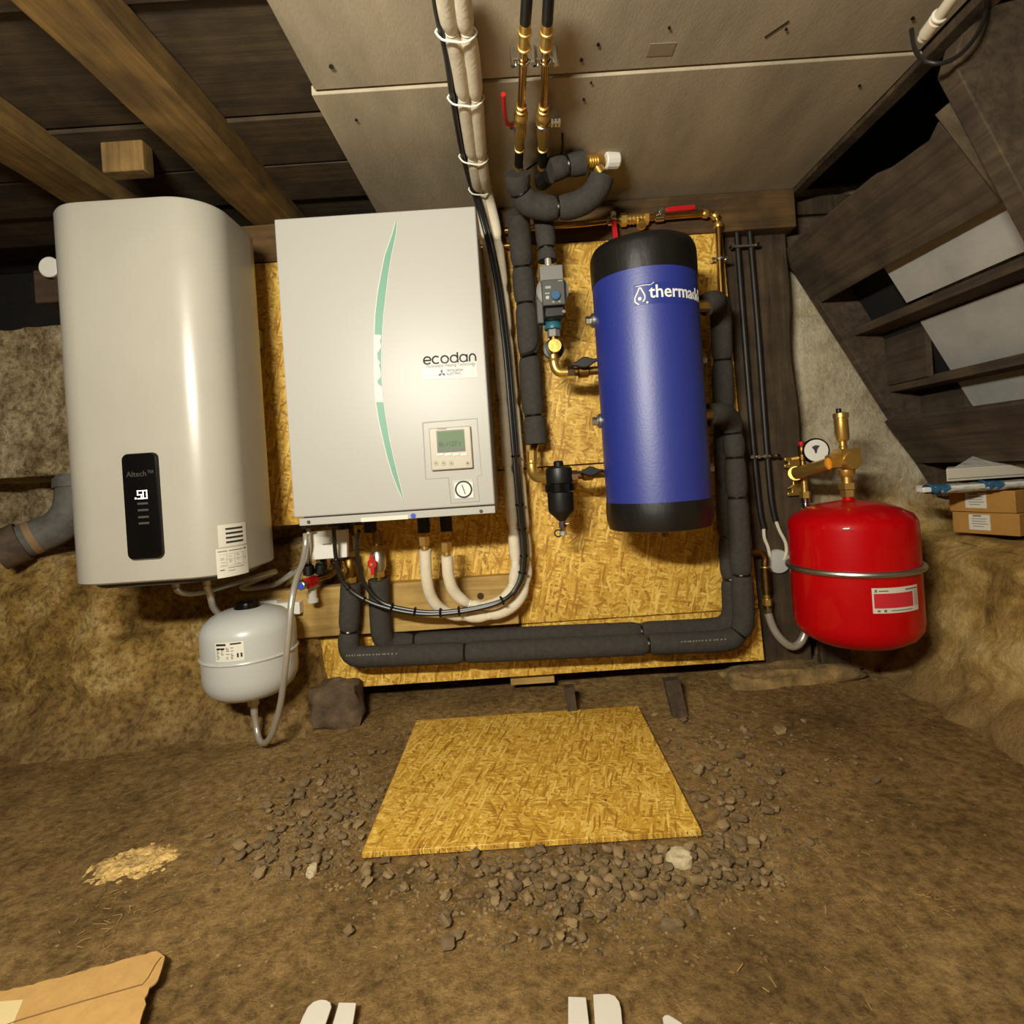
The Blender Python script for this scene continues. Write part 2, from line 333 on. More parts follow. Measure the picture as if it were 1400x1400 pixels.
mat('blue_jacket', (30, 46, 136), 0.48, bump=0.05, bscale=160, spec=1.0); mat('blue_label', (38, 52, 134), 0.42)
mat('black_jacket', (19, 17, 15), 0.40, bump=0.25, bscale=22, stretch=(1, 1, 0.3)); mat('black', (16, 15, 14), 0.45); mat('gloss_black', (12, 11, 11), 0.2)
mat('foam', (66, 62, 57), 0.88, var=0.12, vscale=60, bump=0.25, bscale=220, spec=0.25)
mat('black_cable', (30, 28, 26), 0.35); mat('tie_black', (14, 13, 13), 0.3); mat('tie_white', (228, 224, 208), 0.4)
mat('white_foam', (226, 214, 188), 0.8, var=0.05, vscale=25, bump=0.12, bscale=120)
mat('brass', (222, 182, 98), 0.36, 0.88, bump=0.06, bscale=60); mat('copper', (208, 166, 98), 0.24, 1.0, var=0.2, vscale=12); mat('old_brass', (150, 116, 58), 0.4, 1.0, var=0.3, vscale=20)
mat('chrome', (214, 212, 206), 0.18, 1.0); mat('steel', (204, 199, 186), 0.34, 0.6, bump=0.1, bscale=300); mat('galv', (184, 182, 174), 0.4, 1.0)
mat('red_plastic', (196, 22, 30), 0.35); mat('blue_plastic', (60, 84, 190), 0.35); mat('teal', (42, 98, 112), 0.4); mat('blue_knob', (52, 92, 128), 0.35)
mat('green_strip', (112, 158, 136), 0.42, spec=0.3); mat('silver_film', (204, 202, 194), 0.42, spec=0.35); mat('grey_label', (184, 180, 170), 0.4)
mat('ink', (44, 42, 40), 0.5); mat('ink_soft', (110, 106, 98), 0.5); mat('ink_faint', (176, 170, 156), 0.5); mat('dim_mark', (74, 70, 64), 0.5)
mat('bezel', (180, 170, 148), 0.4); mat('lcd', (96, 118, 84), 0.6); mat('lcd_frame', (58, 54, 46), 0.35); mat('dial', (220, 218, 208), 0.4); mat('led_digit', (255, 252, 240), 0.4, emit=1.2)
mat('pump_grey', (122, 120, 114), 0.5); mat('pump_dark', (74, 72, 68), 0.45); mat('label_white', (216, 211, 194), 0.45); mat('label_red', (206, 40, 52), 0.45)
mat('cardboard', (196, 152, 88), 0.85, var=0.06, vscale=40, bump=0.08, bscale=150); mat('brown_box', (176, 128, 58), 0.8, var=0.06, vscale=20); mat('tape', (226, 204, 150), 0.35)
mat('white_card', (202, 194, 178), 0.7); mat('blue_tape', (52, 104, 140), 0.4, var=0.3, vscale=60); mat('film', (200, 196, 186), 0.25, var=0.15, vscale=40, bump=0.6, bscale=50)
mat('drain_grey', (108, 104, 98), 0.7, var=0.25, vscale=14); mat('pale_sheet', (176, 172, 164), 0.8, var=0.1, vscale=6)
mat('stone_a', (150, 124, 84), 0.9, var=0.3, vscale=30, bump=0.3, bscale=80); mat('stone_b', (126, 103, 69), 0.9, var=0.3, vscale=30, bump=0.3, bscale=80); mat('stone_c', (118, 96, 64), 0.92, var=0.3, vscale=30, bump=0.3, bscale=80)
mat('pale_stone', (206, 186, 146), 0.9, var=0.2, vscale=40, bump=0.3, bscale=90); mat('block_stone', (104, 84, 62), 0.95, var=0.35, vscale=14, bump=0.6, bscale=50); mat('rubble', (146, 118, 72), 0.95, var=0.4, vscale=16, bump=0.7, bscale=45)
mat('sawdust', (226, 186, 112), 0.95, var=0.3, vscale=60, bump=0.8, bscale=90); mat('straw', (168, 134, 78), 0.9); mat('gravel', (124, 100, 64), 0.93, var=0.45, vscale=40)
mat('pvc', (226, 214, 188), 0.4); mat('hose_black', (24, 23, 22), 0.4); mat('iron_pipe', (32, 28, 24), 0.5, var=0.3, vscale=20)

# ------------------------------------------------------------------ the cellar shell
random.seed(7)
def floor_h(x, y):
    h = 0.012 * fbm((x * 2.2, y * 2.2, 0.3), 4) + 0.005 * fbm((x * 11, y * 11, 4.0), 3)
    if y > 1.66: h += 0.05 * min(1, (y - 1.66) / 0.3) * (0.6 + 0.8 * noise.noise((x * 3, y * 3, 9)))
    # hollow under the loose board so that it lies flat
    if -0.40 < x < 0.36 and 1.06 < y < 1.72: h = min(h, 0.0)
    return h
mb = MB(); xs = [-2.3 + 0.024 * i for i in range(182)]; ys = [-1.7 + 0.026 * j for j in range(145)]
mb.grid([[Vector((x, y, floor_h(x, y))) for x in xs] for y in ys])
floor = struct(mb.build('floor', 'dirt', smooth=80, fix=False))

def lerp_prof(a, b, t): return [(p[0] * (1 - t) + q[0] * t, p[1] * (1 - t) + q[1] * t) for p, q in zip(a, b)]
def resample(pr, k):
    out = []
    for (a, b) in zip(pr[:-1], pr[1:]):
        for i in range(k): out.append((a[0] + (b[0] - a[0]) * i / k, a[1] + (b[1] - a[1]) * i / k))
    return out + [pr[-1]]
SLOT = [(1.58, -.05), (1.75, .13), (1.86, .45), (1.93, .565), (2.22, .57), (2.22, .83), (1.99, .85), (2.03, 1.40), (2.45, 1.44)]
BANK = [(1.58, -.05), (1.75, .13), (1.86, .45), (1.92, .55), (2.00, .57), (2.01, .75), (2.02, .85), (2.03, 1.3), (2.06, 2.5)]
MIDW = [(2.02, -.06), (2.04, .2), (2.05, .45), (2.06, .56), (2.06, .6), (2.06, .8), (2.06, .85), (2.06, 1.3), (2.06, 2.5)]
REND = [(1.84, -.06), (1.87, .2), (1.89, .4), (1.89, .50), (1.925, .525), (1.94, .7), (1.945, .85), (1.95, 1.3), (1.96, 2.5)]
def back_prof(x):
    def ss(t): t = max(0, min(1, t)); return t * t * (3 - 2 * t)
    if x < -0.70: return lerp_prof(SLOT, BANK, ss((x + 1.08) / 0.12))
    if x < 0.4: return lerp_prof(BANK, MIDW, ss((x + 0.70) / 0.10))
    return lerp_prof(MIDW, REND, ss((x - 0.955) / 0.06))
mb = MB(); rows = []
for i in range(205):
    x = -2.3 + 0.0215 * i; row = []
    rough = 1.0 if x < 0.7 else 0.45
    for (y, z) in resample(back_prof(x), 14):
        k = rough if z > 0.54 else 1.0
        d = (0.045 * fbm((x * 3.1, z * 3.1, 1.7), 4) + 0.026 * fbm((x * 11, z * 11, 5.1), 4)) * k
        if x > 0.9 and 0.46 < z < 0.55: d += 0.03 * noise.noise((x * 9, z * 9, 2))
        row.append(Vector((x, y - d, z)))
    rows.append(row)
mb.grid(rows); struct(mb.build('wall_back', 'earth_wall', smooth=80, fix=False))

RW = [(1.08, -.05), (1.19, .10), (1.25, .30), (1.30, .42), (1.36, .455), (1.72, .46), (1.78, .8), (1.80, 1.3), (1.82, 2.5)]
mb = MB(); rows = []
for i in range(150):
    y = -1.7 + 0.025 * i; row = []
    for (x, z) in resample(RW, 12):
        d = 0.05 * fbm((y * 2.7, z * 2.7, 7.7), 4) + 0.030 * fbm((y * 11, z * 11, 3.1), 4)
        flat = 1.0 if z < 0.44 else 0.25
        row.append(Vector((x - d * flat, y, z + (0.012 * fbm((x * 8, y * 8, 1), 3) if 0.44 < z < 0.47 else 0))))
    rows.append(row)
mb.grid(rows); struct(mb.build('wall_right', 'earth_wall', smooth=80, fix=False))
for nm, f in (('wall_left', lambda s, z: Vector((-2.12 + 0.06 * fbm((s * 2, z * 2, 3), 4), s, z))), ('wall_front', lambda s, z: Vector((s, -1.6 + 0.06 * fbm((s * 2, z * 2, 13), 4), z)))):
    mb = MB(); mb.grid([[f(-2.3 + 0.08 * i, -0.05 + 0.1 * j) for j in range(27)] for i in range(55)])
    struct(mb.build(nm, 'block_stone', smooth=80, fix=False))

# ceiling: dark backing, deck planks over the joists, pale boards fixed under them
ZB = 1.615                              # underside of the pale boards
ceil = struct(MB().box(-2.3, 1.0, -1.7, 2.6, 1.735, 1.77).build('ceiling', 'deck'))
struct(MB().box(1.0, 2.0, -1.7, 2.2, 2.42, 2.45).add([(1.0, -1.7, 1.735), (1.0, 2.2, 1.735), (1.0, 2.2, 2.45), (1.0, -1.7, 2.45)], [(0, 1, 2, 3)]).build('ceiling_stair_well', 'deck'))
yj = [-1.6, -1.2, -0.85, -0.5, -0.12, 0.28, 0.66, 1.045, 1.39, 1.595, 1.80, 2.02]
rng = random.Random(3)
for a, b in zip(yj[:-1], yj[1:]):
    dz = rng.uniform(-0.006, 0.006)
    box('plank', 'deck', ceil, -2.2, 1.0, a + 0.004, b - 0.004, 1.682 + dz, 1.72 + dz, 0.003)
for (x0, x1, y0, y1, dz) in ((-0.405, 0.955, 1.226, 1.90, 0.0), (-0.395, 0.945, 0.56, 1.219, 0.005), (-0.395, 0.945, -0.12, 0.553, 0.005), (-0.395, 0.945, -0.80, -0.127, 0.005)):
    pn = box('panel', 'panel_board', ceil, x0, x1, y0, y1, ZB + dz, ZB + 0.022 + dz, 0.002)
# screw holes and knots pressed into the boards
for (px, py, r) in ((453, 93, 7), (487, 163, 4), (795, 84, 5), (818, 63, 5), (915, 40, 4), (798, 135, 4), (1075, 42, 4), (1248, 27, 5), (1175, 116, 4), (808, 112, 3)):
    p = PZ(px, py, ZB); MB().lathe([(rpx(r, p.y), -0.002), (rpx(r * .8, p.y), 0.0015)], (p.x, p.y, ZB + (0.0035 if p.y < 1.22 else -0.0015)), n=10).build('screw_hole', 'black', ceil)
d = PZ(1062, 43, ZB); MB().cbox((d.x, d.y, ZB + 0.005), (0.050, 0.004, 0.003), Matrix.Rotation(-0.9, 3, 'Z')).build('gouge', 'ink', ceil)
d = PZ(904, 68, ZB + .004); MB().cbox((d.x, d.y, ZB + 0.0045), (0.055, 0.035, 0.0012), Matrix.Rotation(0.02, 3, 'Z')).build('paper_sticker', mat('old_paper', (146, 130, 104), 0.8), ceil)

def beam(name, m, x0, x1, y0, y1, z0, z1, label, cat, group=None, amp=0.006, axis='Y', seed=0):
    # a sawn timber with slightly uneven arrises, in sections along its length
    mb = MB(); rings = []
    L0, L1 = {'X': (x0, x1), 'Y': (y0, y1), 'Z': (z0, z1)}[axis]
    n = max(4, int((L1 - L0) / 0.06))
    for i in range(n + 1):
        s = L0 + (L1 - L0) * i / n; ring = []
        base = {'X': [(y0, z0), (y1, z0), (y1, z1), (y0, z1)], 'Y': [(x0, z0), (x1, z0), (x1, z1), (x0, z1)], 'Z': [(x0, y0), (x1, y0), (x1, y1), (x0, y1)]}[axis]
        for k, (a, b) in enumerate(base):
            a += amp * noise.noise((s * 4, k * 7.3, seed)); b += amp * noise.noise((s * 4, k * 7.3, seed + 50))
            ring.append({'X': Vector((s, a, b)), 'Y': Vector((a, s, b)), 'Z': Vector((a, b, s))}[axis])
        rings.append(ring)
    o = mb.loft(rings).build(name, m, bevel=0.003)
    return tag(o, label, cat, group)
beam('ceiling_beam', 'beam', -0.815, -0.680, -1.5, 1.95, 1.612, 1.684, 'yellowish old ceiling joist crossing the planks above the gap beside the tall water heater', 'beam', seed=1)
beam('ceiling_beam', 'beam', -1.262, -1.125, -1.5, 1.95, 1.618, 1.684, 'yellowish old ceiling joist over the stone wall, with a short nogging block against its side', 'beam', seed=2)
nb = P(135, 195, 1.44)
tag(box('wood_block', 'block_wood', None, -1.035, -0.925, 1.44, 1.485, 1.602, 1.684, 0.004), 'short pale nogging block wedged between the two ceiling joists', 'block')
mat('shade_wood', (26, 21, 16), 0.9, var=0.4, vscale=12)  # near-black colour that paints in the shade of the unlit voids
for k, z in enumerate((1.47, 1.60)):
    beam('void_shade', 'shade_wood', -2.25, -1.0, 2.16 + 0.02 * k, 2.19 + 0.02 * k, z - 0.062, z + 0.064, ('lower', 'upper')[k] + ' added board coloured as the shade in the gap over the stone wall', 'board', axis='X', seed=30 + k)  # added boards, their colour stands in for the shade of the void
for k in range(5):  # added boards that keep the stair well black, shade put into their colour
    struct(box('well_shade_%d' % (k + 1), 'shade_wood', None, 1.66, 1.685, 0.60 + 0.27 * k, 0.862 + 0.27 * k, 1.56, 2.42, 0.003))
struct(box('well_shade_6', 'shade_wood', None, 1.05, 1.66, 1.895, 1.915, 1.66, 2.42, 0.003))  # same added shade colour across the back of the stair well
beam('trimmer_beam', 'old_wood', 0.957, 0.995, -0.6, 1.88, 1.604, 1.74, 'dark trimmer beam along the edge of the pale ceiling boards at the stair opening', 'beam', axis='Y', seed=3)

# wall timbers
beam('wall_plate', 'plate', -0.98, 0.955, 1.80, 1.95, 1.487, 1.612, 'rough horizontal wall plate under the ceiling behind the brass pipe', 'timber', axis='X', seed=5)
beam('timber_post', 'old_wood', 0.735, 0.938, 1.842, 1.97, 0.02, 1.485, 'dark old timber post carrying two black pipes beside the wooden panels', 'post', axis='Z', amp=0.010, seed=6)
beam('timber_post', 'old_wood', 0.945, 1.04, 1.80, 1.835, 0.02, 0.16, 'short dark timber stub at the foot of the old post', 'timber', axis='Z', amp=0.006, seed=8)
for k, z in enumerate((1.60, 1.53, 1.46)):
    beam('old_board', 'old_wood', 0.965, 1.55, 1.90 + .0 * k, 1.935, z - 0.030, z + 0.030, 'dark horizontal old board in the stair opening, %s of three' % ('topmost', 'middle', 'lowest')[k], 'board', axis='X', seed=20 + k)
tag(box('wood_block', 'dark_block', None, -1.42, -1.15, 1.66, 1.97, 1.352, 1.452, 0.004), 'dark brown timber end beside the tall water heater with a white pipe cap in front', 'block')
beam('wood_bearer', 'dark_block', -1.40, -1.15, 1.75, 1.97, 1.255, 1.343, 'dark timber bearer under the timber end behind the tall water heater', 'timber', axis='X', seed=9)
# white round pipe cap
c = P(69, 366, 1.645); t = thing('capped_pipe', c, 'round white capped plastic pipe sticking out beside the top of the water heater', 'pipe')
MB().lathe([(0.030, 0), (0.0305, 0.006), (0.027, 0.009), (0.0, 0.0095)], c, (0, -1, 0)).build('cap', 'white_plastic', t)
MB().cyl(c, c + Vector((0, 0.016, 0)), 0.027).build('pipe', 'white_plastic', t)

# OSB sheets on the wall, each a separate sheet
YW = 1.80
def osb(name, pts, label, m='osb_wall', y=YW, th=0.018):
    mb = MB(); mb.prism([Vector((x, y, z)) for x, z in pts], (0, th, 0)); return tag(mb.build(name, m, bevel=0.0015), label, 'board')
osb('osb_sheet', [(-0.97, 0.626), (-0.555, 0.626), (-0.555, 1.484), (-0.97, 1.484)], 'upright OSB sheet showing between the tall water heater and the white cabinet', y=YW)
osb('osb_sheet', [(-0.551, 0.762), (0.729, 0.762), (0.712, 1.484), (-0.551, 1.484)], 'large upper OSB sheet behind the blue cylinder and the circulation pump')
osb('osb_sheet', [(-0.551, 0.255), (0.749, 0.255), (0.731, 0.758), (-0.551, 0.758)], 'lower OSB sheet behind the black filter and the shadow of the blue cylinder')
osb('osb_sheet', [(-0.690, 0.084), (0.757, 0.084), (0.751, 0.251), (-0.690, 0.251)], 'long low OSB strip behind the lowest insulated pipes, just above the ground')
beam('timber_plank', 'pine', -0.93, -0.032, 1.752, 1.80, 0.268, 0.424, 'horizontal pine plank under the white cabinet, above the lowest insulated pipes', 'plank', axis='X', amp=0.003, seed=11)
for (px, py) in ((441, 819), (440, 838), (698, 847)):
    p = P(px, py, 1.752); MB().lathe([(0.005, 0), (0.005, 0.0012), (0.0, 0.0016)], p + Vector((0, 0.002, 0)), (0, -1, 0), n=12).build('nail_head', 'black', bpy.data.objects['timber_plank'])
pk = P(657, 815, 1.752); MB().lathe([(0.011, -0.003), (0.011, 0.001)], pk, (0, -1, 0), n=12).build('knot', 'dark_block', bpy.data.objects['timber_plank'])
tag(box('wood_offcut', 'pine', None, 0.005 + P(696, 930, 1.84).x, P(758, 930, 1.84).x, 1.83, 1.87, 0.045, 0.085, 0.002), 'small pine offcut jammed under the OSB strip', 'offcut')
for k, (xa, ya, xb, yb, w, lab) in enumerate(((771, 938, 777, 978, 13, 'short thin wooden stake in the ground under the OSB, behind the loose board'), (907, 928, 921, 985, 20, 'broad leaning wooden stake in the ground under the OSB near the red tank'))):
    a = P(xa + w / 2, ya, 1.715); b = PZ(xb + w / 2, yb, 0.0); b.z = -0.01
    wd = w * 1.78 / F
    mb = MB(); mb.loft([[a + Vector((-wd / 2, -.018, 0)), a + Vector((wd / 2, -.018, .004)), a + Vector((wd / 2, .018, 0)), a + Vector((-wd / 2, .018, 0))],
                        [b + Vector((-wd * .45, -.018, 0)), b + Vector((wd * .5, -.014, 0)), b + Vector((wd * .5, .016, 0)), b + Vector((-wd * .4, .018, 0))]])
    tag(mb.build('wooden_stake', 'old_wood', bevel=0.002), lab, 'stake')

# the stair seen from below: it climbs to the left over the cellar
st = thing('wooden_stair', (1.35, 1.5, 0.45), 'dark old open wooden stair seen from underneath beside the pale wall', 'stair')
def sl(x, z, y): return Vector((x, y, z + CAMZ))
def slab(name, m, poly, th, parent):    # poly in (x, z, y); thickness away from the underside
    v = [sl(*p) for p in poly]; n = Vector((0.83, 0, 0.55)).normalized()
    return MB().prism(v, n * th).build(name, m, parent, bevel=0.002)
rngA = random.Random(5); top = [(1.90 - 0.045 * i) for i in range(17)]
polyA = [(0.942 + 0.123 * k, 0.687 - 0.181 * k, y) for y, k in [(y, (0.0 if y > 1.38 else rngA.uniform(-0.02, 0.10) * (1 if y > 1.2 else 0))) for y in top]] + [(1.065, 0.506, 1.17), (1.065, 0.506, 1.90)]
slab('backing_board', 'stair_wood', polyA, 0.022, st)
slab('backing_board', 'stair_wood', [(1.263, 0.088, 1.90), (1.263, 0.088, 1.12), (1.362, -0.062, 1.12), (1.362, -0.062, 1.90)], 0.022, st)
for (x, z) in ((1.172, 0.400), (1.282, 0.200), (1.392, 0.0)):
    MB().box(x, x + 0.19, 1.14, 1.90, z - 0.014 + CAMZ, z + 0.014 + CAMZ).build('tread', 'stair_wood', st, bevel=0.003)
    MB().box(x + 0.10, x + 0.12, 1.70, 1.90, z - 0.19 + CAMZ, z - 0.014 + CAMZ).build('riser_end', 'stair_wood', st)
def spoly(off, y, pts): return [Vector((x, y, z + CAMZ)) for x, z in pts]
MB().prism(spoly(0, 1.885, [(0.93, 0.80), (1.16, 0.80), (1.70, -0.18), (1.44, -0.18), (0.93, 0.745)]), (0, 0.035, 0)).build('stringer', 'stair_wood', st, bevel=0.003)
MB().prism(spoly(0, 1.085, [(1.00, 0.86), (1.45, 0.90), (1.54, -0.19), (1.325, -0.19), (0.905, 0.745), (0.925, 0.80)]), (0, 0.045, 0)).build('stringer', 'stair_wood', st, bevel=0.003)
# narrow batten at the near end of the torn board
a = sl(0.935, 0.70, 1.135); b = sl(1.062, 0.51, 1.135); nrm = Vector((-0.83, 0, -0.55)) * 0.012
MB().prism([a, b, b + Vector((0, .03, 0)), a + Vector((0, .03, 0))], nrm).build('batten', wood_mat('batten_wood', (116, 100, 78), (84, 70, 52), 'Z'), st)
# pale sheet lining the back of the treads
q = [(1.062, 0.73), (1.48, -0.129)]
def lining(x0, z0, x1, z1, ya, yb):
    MB().prism([Vector((x0, yb, z0 + CAMZ)), Vector((x0, ya, z0 + CAMZ)), Vector((x1, ya, z1 + CAMZ)), Vector((x1, yb, z1 + CAMZ))], Vector((0.88, 0, 0.48)) * 0.010).build('lining_sheet', 'pale_sheet', st)
lining(1.03, 0.66, 1.163, 0.418, 1.19, 1.615); lining(1.262, 0.38, 1.480, -0.029, 1.325, 1.70)
MB().prism([Vector((q[0][0] + .01, 1.885, q[0][1] + CAMZ)), Vector((q[0][0] + .01, 1.62, q[0][1] + CAMZ)), Vector((q[1][0] + .01, 1.62, q[1][1] + CAMZ + .1)), Vector((q[1][0] + .01, 1.885, q[1][1] + CAMZ + .1))], Vector((0.88, 0, 0.48)) * 0.012).build('side_shade', 'shade_wood', st)  # added panel, painted dark for the shade beside the pale sheet

# white conduit and loop of cable at the stair opening
a = PZ(1262, 52, 1.56); b = PZ(1330, -40, 1.56)
t = thing('conduit', a, 'white plastic conduit end at the dark stair opening', 'conduit')
MB().tube([a, b], 0.0105, 20).build('pipe', 'pvc', t)
dv = (b - a).normalized(); MB().tube([a + dv * 0.012, a + dv * 0.045], 0.0135, 20).build('coupling', 'pvc', t)
MB().torus(a + dv * 0.055, dv, 0.0115, 0.003).build('cable_tie', 'tie_white', t)
pts = [P(x, y, Y) for x, y, Y in ((1352, -20, 1.06), (1347, 20, 1.06), (1334, 50, 1.055), (1312, 75, 1.055), (1290, 86, 1.06), (1268, 85, 1.07), (1252, 70, 1.09), (1246, 40, 1.1))]
tag(MB().tube(spline(pts), 0.0042, 10).build('cable_loop', 'black_cable'), 'dark cable hanging in a loop against the stair side', 'cable')

# grey drain pipe lying in the slot of the left wall
t = thing('drain_pipe', P(60, 735, 1.95), 'grey soil pipe with an elbow lying in the wall slot behind the water heater', 'pipe')
pth = spline([P(22, 744, 1.86), P(50, 733, 1.89), P(80, 720, 1.92), P(97, 700, 1.95), P(102, 676, 1.97), P(103, 650, 1.98)], 0.015)
MB().tube(pth, 0.058, 24).build('bend', 'drain_grey', t)
d0 = (pth[0] - pth[3]).normalized()
MB().tube([pth[0] - d0 * 0.02, pth[0] + d0 * 0.05], 0.068, 24).build('socket', mat('socket_brown', (96, 78, 60), 0.8, var=0.3, vscale=20), t)
MB().tube([pth[2] - d0 * 0.02, pth[2] - d0 * 0.0], 0.0595, 24).build('collar', mat('collar_tan', (150, 120, 84), 0.7), t)
MB().tube([P(103, 668, 1.975), P(103, 655, 1.98)], 0.066, 24).build('joint_ring', 'drain_grey', t)

# ------------------------------------------------------------------ tall white water heater
XH, HW, YF, YB, ZH0, ZH1 = -0.950, 0.216, 1.369, 1.700, 0.536, 1.495
def heater_ring(z, ins):
    # flat front, big rounded vertical corners
    pts = []; rc = 0.105; w = HW - ins; y0, y1 = YF + ins, YB - ins
    for (cx_, cy_, a0) in ((XH + w - rc, y0 + rc, -90), (XH + w - rc, y1 - rc, 0), (XH - w + rc, y1 - rc, 90), (XH - w + rc, y0 + rc, 180)):
        for i in range(13):
            a = math.radians(a0 + 90 * i / 12); x = cx_ + (rc) * math.cos(a); y = cy_ + rc * math.sin(a)
            pts.append([x, y])
    out = []
    for x, y in pts:                    # faint belly of the front
        pass
        out.append(Vector((x, y, z)))
    return out
t = thing('water_heater', (XH, 1.55, ZH0), 'tall white rounded electric water heater with a black display strip', 'water heater')
R = [(0, .012), (.002, .004), (.006, .0)]
rings = [heater_ring(ZH0 + a, b) for a, b in R] + [heater_ring(z, 0) for z in (0.8, 1.1, 1.3)] + [heater_ring(ZH1 - a, b) for a, b in ((.012, 0), (.004, .003), (0, .010))]
hb = MB().loft(rings).build('body', 'enamel', t)
MB().loft([heater_ring(ZH0 - 0.012, 0.03), heater_ring(ZH0 + 0.001, 0.02)]).build('bottom_cover', 'dark_grey', t)
box('wall_bracket', 'galv', t, XH - 0.15, XH + 0.15, 1.70, 1.80, 1.20, 1.26, 0.002)
def front_y(x): return YF + 0.010 * ((x - XH) / HW) ** 2
def rrect(w, h, r, n=6):
    o = []
    for cx_, cy_, a0 in ((w / 2 - r, h / 2 - r, 0), (-w / 2 + r, h / 2 - r, 90), (-w / 2 + r, -h / 2 + r, 180), (w / 2 - r, -h / 2 + r, 270)):
        for i in range(n + 1):
            a = math.radians(a0 + 90 * i / n); o.append((cx_ + r * math.cos(a), cy_ + r * math.sin(a)))
    return o
dc = P(195.5, 692, 1.365)
dw, dh = 0.088, 0.263
mb = MB(); mb.loft([[Vector((dc.x + x * s, YF + 0.004 - d_, dc.z + z * (1 - (1 - s) * dw / dh))) for x, z in rrect(dw, dh, 0.015)] for s, d_ in ((1, 0), (1, 0.009), (0.96, 0.0125), (0.90, 0.0135))])
dp = mb.build('display_panel', 'gloss_black', t); ysd = YF + 0.004 - 0.0138
text('Altech™', 0.019, face_m(Vector((P(192, 648, 1.36).x, ysd, P(192, 648, 1.36).z))), 'logo', 'dim_mark', dp, 0.0002)
# seven-segment digits .50
def seg7(mb, d, x, z, w, h, y, th):
    S = {'a': ((x, z + h), (x + w, z + h)), 'g': ((x, z + h / 2), (x + w, z + h / 2)), 'd': ((x, z), (x + w, z)), 'f': ((x, z + h / 2), (x, z + h)), 'b': ((x + w, z + h / 2), (x + w, z + h)), 'e': ((x, z), (x, z + h / 2)), 'c': ((x + w, z), (x + w, z + h / 2))}
    for k in {'5': 'afgcd', '0': 'abcdef', '1': 'bc', '2': 'abged', '8': 'abcdefg'}[d]:
        (ax, az), (bx, bz) = S[k]; mb.box(min(ax, bx) - th / 2, max(ax, bx) + th / 2, y, y + 0.001, min(az, bz) - th / 2, max(az, bz) + th / 2)
g0 = P(187, 682, 1.355)
for k, dgt in enumerate('50'):
    m_ = MB(); seg7(m_, dgt, g0.x + 0.0135 * k, g0.z, 0.0088, 0.019, ysd - 0.0004, 0.0023); m_.build('digit', 'led_digit', dp)
MB().box(g0.x - 0.0075, g0.x - 0.0035, ysd - .0004, ysd + .0006, g0.z - 0.001, g0.z + 0.003).build('digit_point', 'led_digit', dp)
for k, py in enumerate((688.5, 697.5, 707, 715.5)):
    p = P(193.5 + k * 0.6, py, 1.355); MB().box(p.x - 0.013, p.x + 0.013, ysd - .0003, ysd + .0005, p.z - .0025, p.z + .0025).build('indicator', 'dim_mark', dp)
# stickers on the front
def sticker(parent, name, m, px0, px1, py0, py1, y, lines, ink='ink'):
    a = P((px0 + px1) / 2, (py0 + py1) / 2, y); w = (px1 - px0) * y / F; h = (py1 - py0) * y / F
    s = MB().box(a.x - w / 2, a.x + w / 2, y - 0.0012, y + 0.012, a.z - h / 2, a.z + h / 2).build(name, m, parent)
    if lines:
        b = MB()
        for (x0, z0, x1, z1) in lines: b.box(a.x - w / 2 + x0 * w, a.x - w / 2 + x1 * w, y - 0.0016, y - 0.0012, a.z + h / 2 - z1 * h, a.z + h / 2 - z0 * h)
        b = b.build('print', ink, s); b['kind'] = 'stuff'
    return s

rows_ = [(0.04, 0.08, 0.3, 0.11), (0.35, 0.08, 0.8, 0.11), (0.84, 0.05, 0.91, 0.12), (0.06, 0.2, 0.95, 0.205), (0.06, 0.38, 0.95, 0.384), (0.06, 0.62, 0.95, 0.624), (0.27, .2, 0.275, .62), (0.5, .2, 0.505, .62), (.78, .2, .784, .62)]
rl = random.Random(2)
for k in range(8):
    for x in (0.1, 0.33, 0.56, 0.83):
        if rl.random() < 0.7: rows_.append((x, 0.23 + 0.05 * k, x + rl.uniform(0.06, 0.14), 0.245 + 0.05 * k))
rows_ += [(0.3, 0.68, 0.8, 0.70), (0.08, .72, .2, .76), (.3, .78, .5, .80)]
HEATER_PRINT = rows_
# (stickers are added once the wrapping helper exists)
t_heater = t
# water connections below
for k, px in enumerate((241, 283)):
    a = P(px, 802, 1.55); a.z = ZH0 - 0.010
    MB().hexn(a, a - Vector((0, 0, 0.022)), 0.013).cyl(a - Vector((0, 0, .02)), a - Vector((0, 0, 0.035)), 0.010).build('water_connection', 'steel', t)
# braided hoses from the heater
a = P(241, 814, 1.55); b = P(283, 812, 1.55); a.z = b.z = ZH0 - 0.046
tag(MB().tube(spline([a, a + Vector((0.005, 0.02, -0.02)), a + Vector((0.04, 0.08, -0.03)), Vector((-0.78, 1.72, 0.49)), P(330, 803, 1.74), P(372, 800, 1.74), P(402, 782, 1.73)]), 0.0085, 10).build('braided_hose', 'steel'), 'steel braided hose running from the water heater back to the valves under the white cabinet', 'hose')
tag(MB().tube(spline([b, b + Vector((0.004, 0.01, -0.035)), P(292, 830, 1.60), P(304, 842, 1.645), P(330, 850, 1.70)]), 0.0095, 12).build('braided_hose', 'steel'), 'short steel braided hose dropping from the water heater behind the small white vessel', 'hose')

